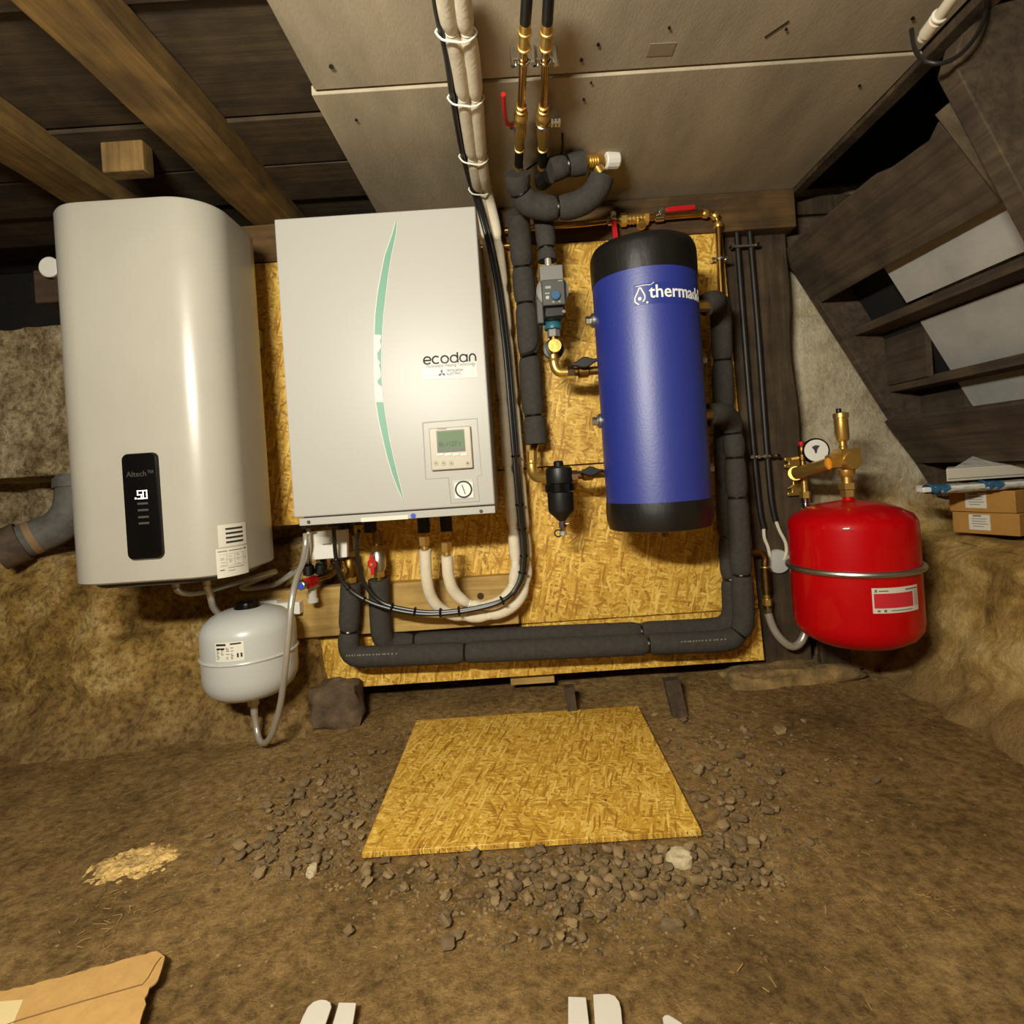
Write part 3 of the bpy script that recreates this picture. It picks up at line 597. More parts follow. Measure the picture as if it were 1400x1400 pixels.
# ------------------------------------------------------------------ white heat pump cabinet
XC0, XC1, ZC0, ZC1, YC = -0.597, -0.069, 0.645, 1.452, 1.445
t = thing('heat_pump_cabinet', ((XC0 + XC1) / 2, 1.62, ZC0), 'large white wall-hung heat pump cabinet with a curved green stripe', 'heating cabinet')
box('chassis', 'cabinet', t, XC0 + 0.018, XC1 - 0.003, YC + 0.022, 1.80, ZC0, ZC1 - 0.003, 0.002)
fc = box('front_cover', 'cabinet', t, XC0, XC1, YC, YC + 0.030, ZC0 + 0.0235, ZC1, 0.0035)
fl = box('lower_flange', 'cabinet', t, XC0 + 0.011, XC1 - 0.001, YC + 0.006, YC + 0.03, ZC0 + 0.001, ZC0 + 0.0205, 0.0015)
for px, py in ((421, 714), (657.5, 699)):
    p = P(px, py, YC); MB().lathe([(0.0045, 0), (0.0045, 0.0025), (0.003, 0.004), (0, 0.004)], Vector((p.x, YC + 0.006, p.z)), (0, -1, 0), n=12).build('screw', 'dark_grey', fl)
s = P(525, 709, YC); box('flange_sticker', 'label_white', fl, s.x - 0.062, s.x + 0.062, YC + 0.0052, YC + 0.007, s.z - 0.0055, s.z + 0.0055)
sp = P(564.5, 705.5, YC); MB().lathe([(0.0068, 0), (0.0068, 0.0015)], Vector((sp.x, YC + 0.0062, sp.z)), (0, -1, 0), n=20).build('blue_dot_sticker', 'blue_plastic', fl)
# curved stripe
ed = [(303, 541, 543), (320, 536.5, 541.5), (350, 526, 535), (375, 521, 531), (400, 516.5, 528), (430, 513, 524.5), (457, 512, 522.5), (490, 512, 521.5), (520, 512.5, 522), (550, 514, 524.5), (575, 518, 528.5), (600, 523.5, 532.5), (625, 529.5, 538), (650, 537, 544), (668, 544, 548.5), (682, 550.5, 552)]
def stripe(rows_, name, m, d0, d1):
    mb = MB(); rg = []
    for py, xl, xr in rows_:
        a, b = P(xl, py, YC), P(xr, py, YC)
        rg.append([Vector((a.x, YC + d0, a.z)), Vector((a.x + 0.0008, YC - d1, a.z)), Vector((b.x - 0.0008, YC - d1, b.z)), Vector((b.x, YC + d0, b.z))])
    return mb.loft(rg).build(name, m, t)
stripe([(y, a - 1.2, b + 1.2) for y, a, b in ed], 'stripe_edge', 'silver_film', 0.002, 0.0012)
stripe(ed, 'green_stripe', 'green_strip', 0.002, 0.0022)
def between(y0, y1, k=8):
    o = []
    for i in range(k + 1):
        y = y0 + (y1 - y0) * i / k
        for (ya, la, ra), (yb, lb, rb) in zip(ed[:-1], ed[1:]):
            if ya <= y <= yb: f_ = (y - ya) / (yb - ya); o.append((y, la + (lb - la) * f_, ra + (rb - ra) * f_)); break
    return o
fr = random.Random(4)
stripe([(y, a - .4, b + .3 - (fr.uniform(0, 6) if y < 525 else 0)) for y, a, b in between(458, 550, 22)], 'protective_film', 'silver_film', 0.001, 0.0030)
# name label
lp = P(614.5, 510, YC); wl, hl = 0.143, 0.030
lab = MB().prism([P(577, 499, YC - 0.001), P(652, 494, YC - 0.001), P(653, 516, YC - 0.001), P(578, 519, YC - 0.001)], (0, 0.002, 0)).build('name_label', 'grey_label', t)
ym = YC - 0.0012
bn = MB(); r0 = 0.0094; x0_ = P(584, 491, ym).x; zb_ = P(614, 490.5, ym).z - 0.0006; RL = math.sin(math.radians(0))
def stroke(pts, mb=bn): mb.tube([Vector((x, ym + 0.0012, zb_ + z)) for x, z in pts], 0.0021, 8)
def arc(cx_, a0, a1, r=r0): return [(cx_ + r * math.cos(math.radians(a0 + (a1 - a0) * i / 20)), r * math.sin(math.radians(a0 + (a1 - a0) * i / 20))) for i in range(21)]
pit = 0.0236
stroke([(x0_ - r0, 0.0), (x0_ + r0, 0.0)] + arc(x0_, 0, 320)[1:]); stroke(arc(x0_ + pit * 0.97, 45, 315)); stroke(arc(x0_ + pit * 1.93, 0, 360))
stroke(arc(x0_ + pit * 2.97, 0, 360)); stroke([(x0_ + pit * 2.97 + r0, -r0), (x0_ + pit * 2.97 + r0, r0 * 1.75)])
stroke(arc(x0_ + pit * 4.01, 0, 360)); stroke([(x0_ + pit * 4.01 + r0, -r0), (x0_ + pit * 4.01 + r0, r0)])
xn = x0_ + pit * 5.02; stroke([(xn - r0 * .85, -r0), (xn - r0 * .85, 0)] + [(xn + r0 * .85 * math.cos(math.radians(a)), r0 * math.sin(math.radians(a))) for a in range(180, -1, -10)] + [(xn + r0 * .85, -r0)])
bn.build('brand_name', 'ink', t)['kind'] = 'stuff'
text('Renewable Heating Technology', 0.0125, face_m(Vector((P(616.5, 499, ym).x, ym - .0005, P(616.5, 499, ym).z))), 'tagline', 'ink_soft', lab, 0.0002, sx=0.80)
text('MITSUBISHI\nELECTRIC', 0.0085, face_m(Vector((P(611, 509, ym).x, ym - .0005, P(611, 509, ym).z - 0.0005))), 'maker_name', 'ink', lab, 0.0002, align='LEFT')
ec = P(604, 510.5, ym); em = MB()
for a in (90, 210, 330):
    d_ = Vector((math.cos(math.radians(a)), 0, math.sin(math.radians(a)))); n_ = Vector((-d_.z, 0, d_.x)); c0 = Vector((ec.x, ym - .0006, ec.z))
    em.prism([c0, c0 + d_ * 0.0055 + n_ * 0.0032, c0 + d_ * 0.011, c0 + d_ * 0.0055 - n_ * 0.0032], (0, 0.0005, 0))
em.build('emblem', 'ink', lab)['kind'] = 'stuff'
# controller
def fp(px, py, d=0.0): p = P(px, py, YC); return Vector((p.x, YC - d, p.z))
def frect(name, m, parent, px0, py0, px1, py1, d0, d1, bev=0.0008):
    # rectangle lying on the cabinet front between two corner pixels
    a, b = fp(px0, py0), fp(px1, py1)
    return box(name, m, parent, min(a.x, b.x), max(a.x, b.x), YC - d1, YC - d0, min(a.z, b.z), max(a.z, b.z), bev)
# shallow raised moulding round the controls
mo = MB(); outl = [fp(578, 578), fp(652, 572), fp(658, 650), fp(652, 651), fp(655.5, 685), fp(616.5, 688), fp(613, 653), fp(582, 655)]
mo.tube(outl + [outl[0]], 0.0016, 8, cap=False); mo.build('control_moulding', 'cabinet', t)
ct = box('controller', 'bezel', t, fp(589, 620).x, fp(646, 620).x, YC - 0.011, YC + 0.001, fp(617, 642).z, fp(617, 584).z, 0.003)
yb_ = YC - 0.0113
def crect(name, m, px0, py0, px1, py1, d=0.0006, par=None):
    a, b = fp(px0, py0), fp(px1, py1); return box(name, m, par or ct, min(a.x, b.x), max(a.x, b.x), yb_ - d, yb_ + 0.0008, min(a.z, b.z), max(a.z, b.z))
crect('screen_frame', 'lcd_frame', 597, 589.5, 637, 617)
sc_ = crect('screen', 'lcd', 599, 591, 635.5, 613.5, 0.0010)
ys_ = yb_ - 0.0013
text('8h.=120°c', 0.0175, face_m(Vector((fp(616, 607.5).x, ys_, fp(616, 607.5).z))), 'reading', 'ink', sc_, 0.0002, sx=0.8)
text('21.5', 0.009, face_m(Vector((fp(611, 601).x, ys_, fp(611, 601).z))), 'small_reading', mat('lcd_grey', (150, 150, 138), 0.4), sc_, 0.0002) if False else None
for k in range(4): crect('soft_key', 'label_white', 598.5 + k * 10.6, 620, 607 + k * 10.6, 622.6, 0.0016)
for px, m_ in ((597, 'ink_soft'), (607.5, 'ink_soft'), (618, 'ink_soft'), (640, 'ink')):
    c = fp(px, 633.5); b_ = MB().torus(Vector((c.x, yb_, c.z)), (0, 1, 0), 0.0056, 0.0009, 20, 6).build('button', 'ink_faint', ct)
    MB().lathe([(0.0024, 0), (0.0024, 0.001)], Vector((c.x, yb_ + .0002, c.z)), (0, -1, 0), n=10).build('button_mark', m_, b_)
text('MITSUBISHI', 0.0050, face_m(Vector((fp(605, 587).x, yb_ - .0003, fp(605, 587).z))), 'maker_mark', 'ink', ct, 0.0002)
crect('status_light', 'led_digit', 641.3, 625.6, 643.2, 627.2, 0.001) if False else None
# pressure gauge in its window
ga = frect('gauge_window', 'grey_label', t, 620, 683, 647, 654.5, -0.001, 0.0012)
gc = fp(634, 669)
frect('gauge_plate', 'dial', ga, 622.5, 681.5, 646, 658.5, 0.0008, 0.0020)
MB().lathe([(0.0195, 0), (0.0195, 0.0012)], Vector((gc.x, YC - 0.0016, gc.z)), (0, -1, 0), n=36).build('dial', 'dial', ga)
MB().torus(Vector((gc.x, YC - 0.0028, gc.z)), (0, 1, 0), 0.0205, 0.0021, 36, 8).build('dial_ring', 'ink', ga)
MB().cbox(Vector((gc.x, YC - 0.0034, gc.z)), (0.0022, 0.0008, 0.026), Matrix.Rotation(-0.28, 3, 'Y')).build('needle', 'ink', ga)
# pipe stubs and cable glands below
for px, w in ((579, 15), (610, 15)):
    a = P(px, 715, 1.62); a.z = ZC0; b = Vector((a.x, a.y, a.z - 0.055)); MB().cyl(a, b, 0.018).build('port_sleeve', 'black', t)
for px in (506, 470):
    a = P(px, 715, 1.70); a.z = ZC0; MB().cyl(a, a - Vector((0, 0, 0.05)), 0.019).build('port_sleeve', 'black', t)
for px in (418, 455, 490):
    a = P(px, 715, 1.60); a.z = ZC0; MB().hexn(a, a - Vector((0, 0, 0.018)), 0.014).build('cable_gland', 'black', t)

# ------------------------------------------------------------------ small white vessel
vx, vy, vr = -0.812, 1.600, 0.1275
zt, zb = CAMZ - 0.335, CAMZ - 0.590
t = thing('expansion_vessel', (vx, vy, zb), 'small white expansion vessel hanging below the water heater', 'expansion vessel')
prof = [(0.02, 0.0), (0.065, 0.003), (0.096, 0.012), (0.115, 0.029), (0.1245, 0.050), (vr, 0.072), (vr, 0.135)]
prof += [(vr, 0.188), (0.1255, 0.202), (0.116, 0.218), (0.097, 0.234), (0.067, 0.246), (0.03, 0.252), (0.0, 0.253)]
vb = MB().lathe(prof, (vx, vy, zb), n=56).build('body', 'vessel_white', t, smooth=60)
MB().torus((vx, vy, zb + 0.125), (0, 0, 1), vr, 0.0042, 56, 8).build('seam_bead', 'vessel_white', t)
MB().lathe([(0.036, 0), (0.036, 0.008), (0.033, 0.020), (0.026, 0.025), (0, 0.026)], (vx, vy, zb + 0.247), n=28).build('valve_cap', 'gloss_black', t)
MB().lathe([(0.03, 0.014), (0.055, 0.006), (0.05, -0.004), (0.026, -0.008)], (vx, vy, zb), n=28).build('bottom_flange', 'old_brass', t)
MB().hexn((vx, vy, zb - 0.006), (vx, vy, zb - 0.032), 0.017).cyl((vx, vy, zb - 0.03), (vx, vy, zb - 0.06), 0.010).build('connection', 'steel', t)
def wrap(parent, name, m, cx_, cy_, r, a0, a1, z0, z1, th=0.0008, n=14):
    mb = MB(); i0 = [[Vector((cx_ + rr * math.sin(a0 + (a1 - a0) * i / n), cy_ - rr * math.cos(a0 + (a1 - a0) * i / n), z)) for rr, z in ((r - 0.001, z0), (r + th, z0), (r + th, z1), (r - 0.001, z1))] for i in range(n + 1)]
    return mb.loft(i0).build(name, m, parent)
def wrap_print(parent, name, m, cx_, cy_, r, a0, a1, z0, z1, rects):
    mb = MB()
    for (x0, y0, x1, y1) in rects:
        n = max(3, int(20 * (x1 - x0)))
        lo, hi = a0 + (a1 - a0) * x0, a0 + (a1 - a0) * x1; za, zb2 = z1 - (z1 - z0) * y1, z1 - (z1 - z0) * y0
        mb.loft([[Vector((cx_ + rr * math.sin(lo + (hi - lo) * i / n), cy_ - rr * math.cos(lo + (hi - lo) * i / n), z)) for rr, z in ((r, za), (r + 0.0004, za), (r + 0.0004, zb2), (r, zb2))] for i in range(n + 1)])
    o = mb.build(name, m, parent); o['kind'] = 'stuff'; return o
def ang_at(px, py, cx_, cy_, r):        # angle on an upright cylinder seen at a pixel
    u, _ = lev(px, py); k = u / F
    best = min((abs((cx_ + r * math.sin(a)) - k * (cy_ - r * math.cos(a))), a) for a in [math.radians(i * 0.25) for i in range(-340, 341)]
               if (math.sin(a) * (0 - cx_ - r * math.sin(a)) - math.cos(a) * (0 - cy_ + r * math.cos(a))) > 0)
    return best[1]
hcx, hcy, hr = XH + HW - 0.105, YF + 0.105, 0.1052
for nm_, mt_, pa, pb, ya, yb2, prt, ink_ in (('barcode_sticker', 'label_white', 298, 338, 716, 746, [(0.22, 0.16 + .2 * k, 0.82, 0.25 + .2 * k) for k in range(4)], 'ink'), ('rating_plate', mat('plate_pale', (222, 217, 202), 0.4), 296, 342, 748, 787, HEATER_PRINT, 'ink_soft')):
    s0, s1 = ang_at(pa, (ya + yb2) / 2, hcx, hcy, hr), ang_at(pb, (ya + yb2) / 2, hcx, hcy, hr)
    ysf = hcy - hr * math.cos((s0 + s1) / 2); zt_, zl_ = P((pa + pb) / 2, ya, ysf).z, P((pa + pb) / 2, yb2, ysf).z
    sk = wrap(t_heater, nm_, mt_, hcx, hcy, hr, s0, s1, zl_, zt_, 0.0006)
    wrap_print(sk, 'print', ink_, hcx, hcy, hr + 0.0006, s0, s1, zl_, zt_, prt)
a0, a1 = ang_at(295, 893, vx, vy, vr), ang_at(334, 891, vx, vy, vr)
yl = vy - vr
z1, z0 = P(314, 877, yl + .01).z, P(314, 903, yl + .01).z
lb = wrap(t, 'data_label', mat('label_cream', (232, 228, 212), 0.4), vx, vy, vr, a0, a1, z0, z1, 0.0004)
rr_ = random.Random(6)
wrap_print(lb, 'print', 'ink', vx, vy, vr + 0.0004, a0, a1, z0, z1, [(0.04, 0.06, 0.40, 0.17), (0.55, 0.05, 0.92, 0.13), (0.05, 0.28, 0.35, 0.36)] + [(x, 0.28 + 0.08 * k, x + rr_.uniform(.05, .12), 0.31 + 0.08 * k) for k in range(8) for x in (0.05, 0.22, 0.40, 0.56) if rr_.random() < 0.7] + [(0.76, .6, .82, .82), (.88, .6, .94, .82)])
# its bracket on the plank
box('wall_bracket', 'white_plastic', t, vx + 0.02, P(411, 845, 1.725).x, 1.722, 1.752, 0.352, 0.39, 0.002)
MB().box(vx - 0.03, vx + 0.03, vy + vr - 0.004, 1.752, 0.33, 0.40).build('bracket_arm', 'white_plastic', t)
# braided hose from the vessel up to the cabinet
c0 = Vector((vx, vy, zb - 0.058))
pts = [c0, P(351, 997, 1.60), P(355, 1012, 1.58), P(362, 1016, 1.56), P(372, 1003, 1.53), P(383, 965, 1.50), P(389, 920, 1.47), P(394, 870, 1.46), P(399, 820, 1.47), P(406, 790, 1.52), P(414, 768, 1.58), P(418, 745, 1.62), Vector((P(418, 730, 1.62).x, 1.62, 0.61))]
for p in pts: p.z = max(p.z, 0.022)
tag(MB().tube(spline(pts), 0.0085, 12).build('braided_hose', 'steel'), 'long steel braided hose looping from under the small white vessel up in front of it', 'hose')

# ------------------------------------------------------------------ blue cylinder
bx, by, br = 0.3836, 1.550, 0.1437
bz0, bz1 = CAMZ - 0.182, CAMZ + 0.600
t = thing('buffer_cylinder', (bx, by, bz0), 'upright blue jacketed buffer cylinder with black ends', 'cylinder')
zb1, zb2 = CAMZ - 0.107, CAMZ + 0.515
MB().lathe([(br, zb1 - bz0), (br, zb2 - bz0)], (bx, by, bz0), n=72).build('jacket', 'blue_jacket', t)
wr = random.Random(8)
def cap_ring(r, z, amp, k):
    return [Vector((bx + (r + amp * noise.noise((math.cos(a) * 3, math.sin(a) * 3, z * 9 + k))) * math.cos(a), by + (r + amp * noise.noise((math.cos(a) * 3, math.sin(a) * 3, z * 9 + k))) * math.sin(a), z)) for a in [2 * math.pi * j / 72 for j in range(72)]]
MB().loft([cap_ring(br + .0015, zb2 - 0.012, 0, 1), cap_ring(br + .0022, zb2 + 0.02, .001, 1), cap_ring(br + .002, zb2 + 0.055, .001, 1), cap_ring(br, bz1 - 0.018, 0.001, 1), cap_ring(br - 0.006, bz1 - 0.005, 0.001, 1), cap_ring(br - 0.018, bz1, 0, 1)]).build('top_cover', 'black_jacket', t, smooth=50)
MB().loft([cap_ring(br - 0.012, bz0 + .002, 0, 3), cap_ring(br - .004, bz0 + 0.004, 0.001, 3), cap_ring(br + .0022, bz0 + 0.03, .0015, 3), cap_ring(br + .0025, bz0 + 0.06, .0015, 3), cap_ring(br + .001, zb1 + 0.004, 0, 3)]).build('bottom_cover', 'black_jacket', t, smooth=50)
MB().cyl((bx, by - 0.05, bz0 + 0.004), (bx, by - 0.05, bz0 - 0.02), 0.011).build('drain_nipple', 'old_brass', t)
# sticker with the name, bent round the jacket
a0, a1 = ang_at(866, 400, bx, by, br), math.radians(62)
yl = by - br
lz1, lz0 = P(905, 385, yl).z, P(905, 414, yl).z
lb = wrap(t, 'name_sticker', 'blue_label', bx, by, br, a0, a1, lz0, lz1, 0.0006, 24)
def cyl_warp(a_start, zc, r):
    def f(p):
        a = a_start + p.x / r; rr = r + p.z
        return Vector((bx + rr * math.sin(a), by - rr * math.cos(a), zc + p.y))
    return f
mat('white_print', (244, 242, 232), 0.5)
text('thermadd', 0.046, None, 'brand_name', 'white_print', lb, 0.0004, align='LEFT', warp=cyl_warp(ang_at(887.5, 400, bx, by, br), (lz0 + lz1) / 2 + 0.002, br + 0.0012), sx=0.98, bold=0.0006)
# drop emblem
ea = ang_at(876.5, 402, bx, by, br); ez = (lz0 + lz1) / 2 - 0.003
wf = cyl_warp(ea, ez, br + 0.0012)
drop = [(-0.006, -0.023), (-0.015, -0.016), (-0.016, -0.006), (-0.010, 0.006), (-0.002, 0.020), (0.004, 0.010), (0.009, -0.002), (0.008, -0.011), (0.003, -0.017)]
pl = spline([wf(Vector((x, y, 0))) for x, y in drop], 0.003)
MB().tube(pl, 0.0021, 6).build('drop_outline', 'white_print', lb)
MB().tube([wf(Vector((-0.004, -0.008, -0.0006))), wf(Vector((-0.004, -0.008, 0.0006)))], 0.0045, 14).build('drop_centre', 'white_print', lb)
MB().tube([wf(Vector((0.014, -0.020, -0.0006))), wf(Vector((0.014, -0.020, 0.0006)))], 0.0028, 10).build('drop_dot', 'white_print', lb)
MB().tube(spline([wf(Vector((-0.012, 0.024, 0))), wf(Vector((0.012, 0.025, 0))), wf(Vector((0.025, 0.024, 0))), wf(Vector((0.034, 0.030, 0)))], 0.004), 0.0010, 6).build('torn_edge', 'white_print', lb)
# side fittings
def plug(px, py, side):
    z = P(px, py, by).z; a = Vector((bx + side * (br - 0.004), by + 0.02, z)); d_ = Vector((side, 0.0, 0))
    o = MB().lathe([(0.021, 0), (0.021, 0.010), (0.017, 0.012), (0.017, 0.014)], a, d_, 24).build('side_plug', 'galv', t)
    MB().hexn(a + d_ * 0.013, a + d_ * 0.027, 0.0125).build('plug_hex', 'galv', o)
plug(810, 436, -1); plug(817, 575, -1); plug(966, 491, 1); plug(973, 640, 1)
# wall brackets behind
for z in (bz0 + 0.2, bz1 - 0.2): box('wall_bracket', 'galv', t, bx - 0.06, bx + 0.06, by + br - 0.01, YW, z - 0.02, z + 0.02, 0.001)

# ------------------------------------------------------------------ red tank
rx, ry, rr0 = 0.947, 1.602, 0.165
rzt, rzb = CAMZ - 0.145, CAMZ - 0.560
t = thing('expansion_tank', (rx, ry, rzb), 'big red heating expansion tank held by a steel band', 'expansion tank')
h = rzt - rzb
prof = [(0.01, 0.0), (0.07, 0.004), (0.118, 0.015), (0.147, 0.033), (0.161, 0.053), (rr0, 0.074), (rr0, 0.2), (rr0, h - 0.070), (0.1625, h - 0.056), (0.153, h - 0.041), (0.124, h - 0.024), (0.083, h - 0.010), (0.03, h - 0.001), (0.0, h)]
MB().lathe(prof, (rx, ry, rzb), n=72).build('body', 'red_paint', t, smooth=60)
MB().lathe([(0.020, 0), (0.016, 0.006), (0.014, 0.018)], (rx, ry, rzt - 0.006), n=24).build('neck', 'red_paint', t)
bzv = P(1165, 791, ry - rr0).z + 0.004
MB().torus((rx, ry, bzv), (0, 0, 1), rr0 + 0.004, 0.0085, 72, 10).build('steel_band', 'galv', t)
MB().box(rx - 0.03, rx + 0.03, ry + rr0 - 0.002, 1.842, bzv - 0.03, bzv + 0.03).build('wall_bracket', 'galv', t)
a0, a1 = ang_at(1192, 815, rx, ry, rr0), ang_at(1254, 813, rx, ry, rr0)
yl = ry - rr0 * 0.8
z1, z0 = P(1222, 799, yl).z, P(1222, 833, yl).z
lb = wrap(t, 'data_label', 'label_white', rx, ry, rr0, a0, a1, z0, z1, 0.0006)
wrap_print(lb, 'red_field', 'label_red', rx, ry, rr0 + 0.0005, a0, a1, z0, z1, [(0.03, 0.22, 0.84, 0.80)])
wrap_print(lb, 'print', 'ink_soft', rx, ry, rr0 + 0.0009, a0, a1, z0, z1, [(0.05, 0.06, 0.09, 0.17), (0.12, 0.10, 0.30, 0.14), (0.66, 0.08, 0.98, 0.13), (0.08, 0.87, 0.13, 0.94), (0.2, 0.86, 0.25, 0.95), (0.33, .89, .8, .92)] + [(0.87, 0.2 + 0.07 * k, 0.97, 0.22 + 0.07 * k) for k in range(9)])
# ------------------------------------------------------------------ brass safety group over the red tank
mt = P(1095, 645, 1.70)
t = thing('safety_manifold', mt, 'brass safety group with pressure gauge and air vent on top of the red tank', 'manifold')
za = Vector((rx, ry, rzt + 0.010))
MB().hexn(za, za + Vector((0, 0, 0.020)), 0.020).hexn(za + Vector((0, 0, 0.022)), za + Vector((0, 0, 0.040)), 0.024).cyl(za + Vector((0, 0, .038)), za + Vector((0, 0, 0.064)), 0.015).build('union_nut', 'brass', t, smooth=30)
blk = za + Vector((0, 0, 0.098))
MB().lathe([(0.018, 0), (0.022, 0.008), (0.022, 0.02)], za + Vector((0, 0, 0.058)), n=24).lathe([(0.024, -0.024), (0.027, -0.018), (0.027, 0.018), (0.024, 0.024)], blk + Vector((0.006, -0.006, 0.006)), (0, -1, 0), 24).cbox(blk + Vector((0.004, 0, 0.026)), (0.054, 0.046, 0.030)).build('valve_block', 'brass', t)
MB().hexn(blk + Vector((-0.048, 0.004, 0.006)), blk + Vector((-0.020, 0.004, 0.006)), 0.024).build('side_nut', 'brass', t, smooth=30)
ax = Vector((P(1158, 590, ry).x, ry, 0)); z_a = blk.z + 0.040
MB().lathe([(0.011, 0), (0.012, 0.008), (0.010, 0.010), (0.010, 0.022), (0.0165, 0.026), (0.0185, 0.030), (0.0185, 0.090), (0.0205, 0.092), (0.0205, 0.104), (0.016, 0.106), (0.007, 0.107)], (blk.x - 0.006, ry, z_a), n=28).build('air_vent', 'brass', t)
MB().lathe([(0.007, 0), (0.0072, 0.012), (0.005, 0.013)], (blk.x - 0.011, ry, z_a + 0.106), n=16).build('vent_cap', 'black', t)
pe = blk + Vector((-0.045, 0.006, 0.0)); ps = P(1088, 647, 1.72)
MB().tube([ps, pe], [0.0185, 0.0185], 24).build('manifold_tube', 'brass', t)
# wall plate with notched corners
pc = P(1086, 652, 1.825)
pp = [(-0.022, 0.052), (0.03, 0.052), (0.03, 0.02), (0.03, -0.05), (-0.020, -0.05), (-0.020, -0.040), (-0.008, -0.040), (-0.008, -0.030), (-0.020, -0.030), (-0.004, -0.020), (-0.004, 0.022), (-0.024, 0.026), (-0.024, 0.034), (-0.012, 0.034), (-0.012, 0.042), (-0.022, 0.042)]
MB().prism([pc + Vector((x * 1.25, 0, z * 1.25)) for x, z in pp], (0, 0.012, 0)).build('wall_plate', 'brass', t, bevel=0.002)
MB().tube([Vector((pc.x + 0.015, pc.y, pc.z)), ps], 0.022, 20).build('plate_boss', 'old_brass', t)
# gauge
gs = P(1115, 640, 1.695); gcn = P(1115.5, 616, 1.68)
MB().hexn(gs + Vector((0, 0, -0.012)), gcn + Vector((0, 0.012, -0.03)), 0.009).build('gauge_stem', 'brass', t)
gd = (Vector((0, 0, CAMZ)) - gcn); gd.z *= 0.3; gd = Vector((-0.28, -1, 0.06)).normalized()
gg = MB().lathe([(0.0365, -0.028), (0.038, -0.022), (0.0385, 0.0), (0.036, 0.004), (0.033, 0.004)], gcn, gd, 36).build('gauge_case', 'gloss_black', t)
MB().lathe([(0.033, 0.0), (0.033, 0.0046)], gcn, gd, 36).build('gauge_face', 'dial', gg)
rgt = Vector((0, 0, 1)).cross(gd).normalized() * -1; up = gd.cross(rgt).normalized() * 1
if up.z < 0: up = -up
c1 = gcn + gd * 0.005
MB().prism([c1 + rgt * x + up * z for x, z in ((-0.011, 0.014), (0.002, 0.016), (0.012, 0.011), (0.006, 0.002), (0.003, -0.010), (-0.001, -0.007), (-0.003, 0.003))], gd * 0.0006).build('gauge_marking', 'ink', gg)
# safety valve with red cap
s0 = P(1098, 642, 1.70) + Vector((0, 0, 0.012))
MB().lathe([(0.013, -0.008), (0.008, 0.004), (0.008, 0.016), (0.0125, 0.018), (0.0125, 0.034), (0.009, 0.036), (0.011, 0.042), (0.011, 0.058), (0.007, 0.064)], s0, n=20).build('safety_valve', 'old_brass', t)
MB().lathe([(0.0085, 0), (0.0095, 0.012), (0.0, 0.013)], s0 + Vector((-0.001, 0, 0.062)), n=16).build('red_cap', 'red_plastic', t)
MB().tube([s0 + Vector((0, 0, 0.026)), s0 + Vector((-0.030, 0.01, 0.022))], 0.0075, 14).build('outlet', 'brass', t)
# drop leg to the hose
l0 = P(1099, 652, 1.745)
MB().cyl(l0, l0 - Vector((0, 0, 0.05)), 0.010).hexn(l0 - Vector((0, 0, 0.046)), l0 - Vector((0, 0, 0.066)), 0.017).build('drop_leg', 'brass', t)
MB().lathe([(0.013, 0), (0.013, -0.016), (0.010, -0.018), (0.012, -0.030), (0.0095, -0.036)], l0 - Vector((0, 0, 0.066)), n=16).build('hose_ferrule', 'chrome', t)
# braided hose down behind the red tank and back up to the brass leg at the post
e0 = l0 - Vector((0, 0, 0.100)); brl = P(1050, 838, 1.79)
pts = [e0, e0 + Vector((0.006, 0.04, -0.05)), P(1106, 800, 1.795), P(1103, 852, 1.795), P(1096, 876, 1.79), P(1083, 884, 1.785), P(1068, 874, 1.785), P(1057, 858, 1.79), brl]
tag(MB().tube(spline(pts), 0.0125, 14).build('braided_hose', 'steel'), 'steel braided hose curving under the red tank beside the post', 'hose')
t = thing('brass_drop_pipe', brl, 'old brass elbow and drop pipe at the post leading to the curved hose', 'pipe')
MB().lathe([(0.011, -0.002), (0.013, 0.004), (0.013, 0.022), (0.010, 0.026)], brl, n=18).build('hose_ferrule', 'chrome', t)
MB().hexn(brl + Vector((0, 0, .026)), brl + Vector((0, 0, 0.046)), 0.0155).cyl(brl + Vector((0, 0, .044)), brl + Vector((0, 0, 0.066)), 0.0105).build('union_nut', 'brass', t, smooth=30)
tp = P(1048, 775, 1.79); tp2 = P(1033, 755, 1.79)
MB().tube(spline([brl + Vector((0, 0, 0.06)), Vector((brl.x, brl.y, tp.z)), P(1046, 763, 1.79), P(1041, 756, 1.79), tp2, P(1015, 757, 1.79)], 0.006), 0.0115, 16).build('pipe', 'old_brass', t)
MB().torus(Vector((brl.x, brl.y, tp.z)), (0, 0, 1), 0.0125, 0.003).build('collar', 'brass', t)
MB().tube([Vector((brl.x, brl.y, tp.z - 0.008)), Vector((brl.x, brl.y, brl.z + 0.075))], 0.0145, 16).build('sleeve', 'old_brass', t)
# round white junction disc and two white cables
c = P(1062, 767, 1.842)
tag(MB().lathe([(0.040, 0), (0.040, 0.012), (0.037, 0.018), (0.02, 0.0205), (0, 0.021)], c, (0, -1, 0), 36).build('junction_disc', mat('disc_grey', (196, 192, 184), 0.5)), 'round pale junction box cover on the dark post beside the red tank', 'junction box')
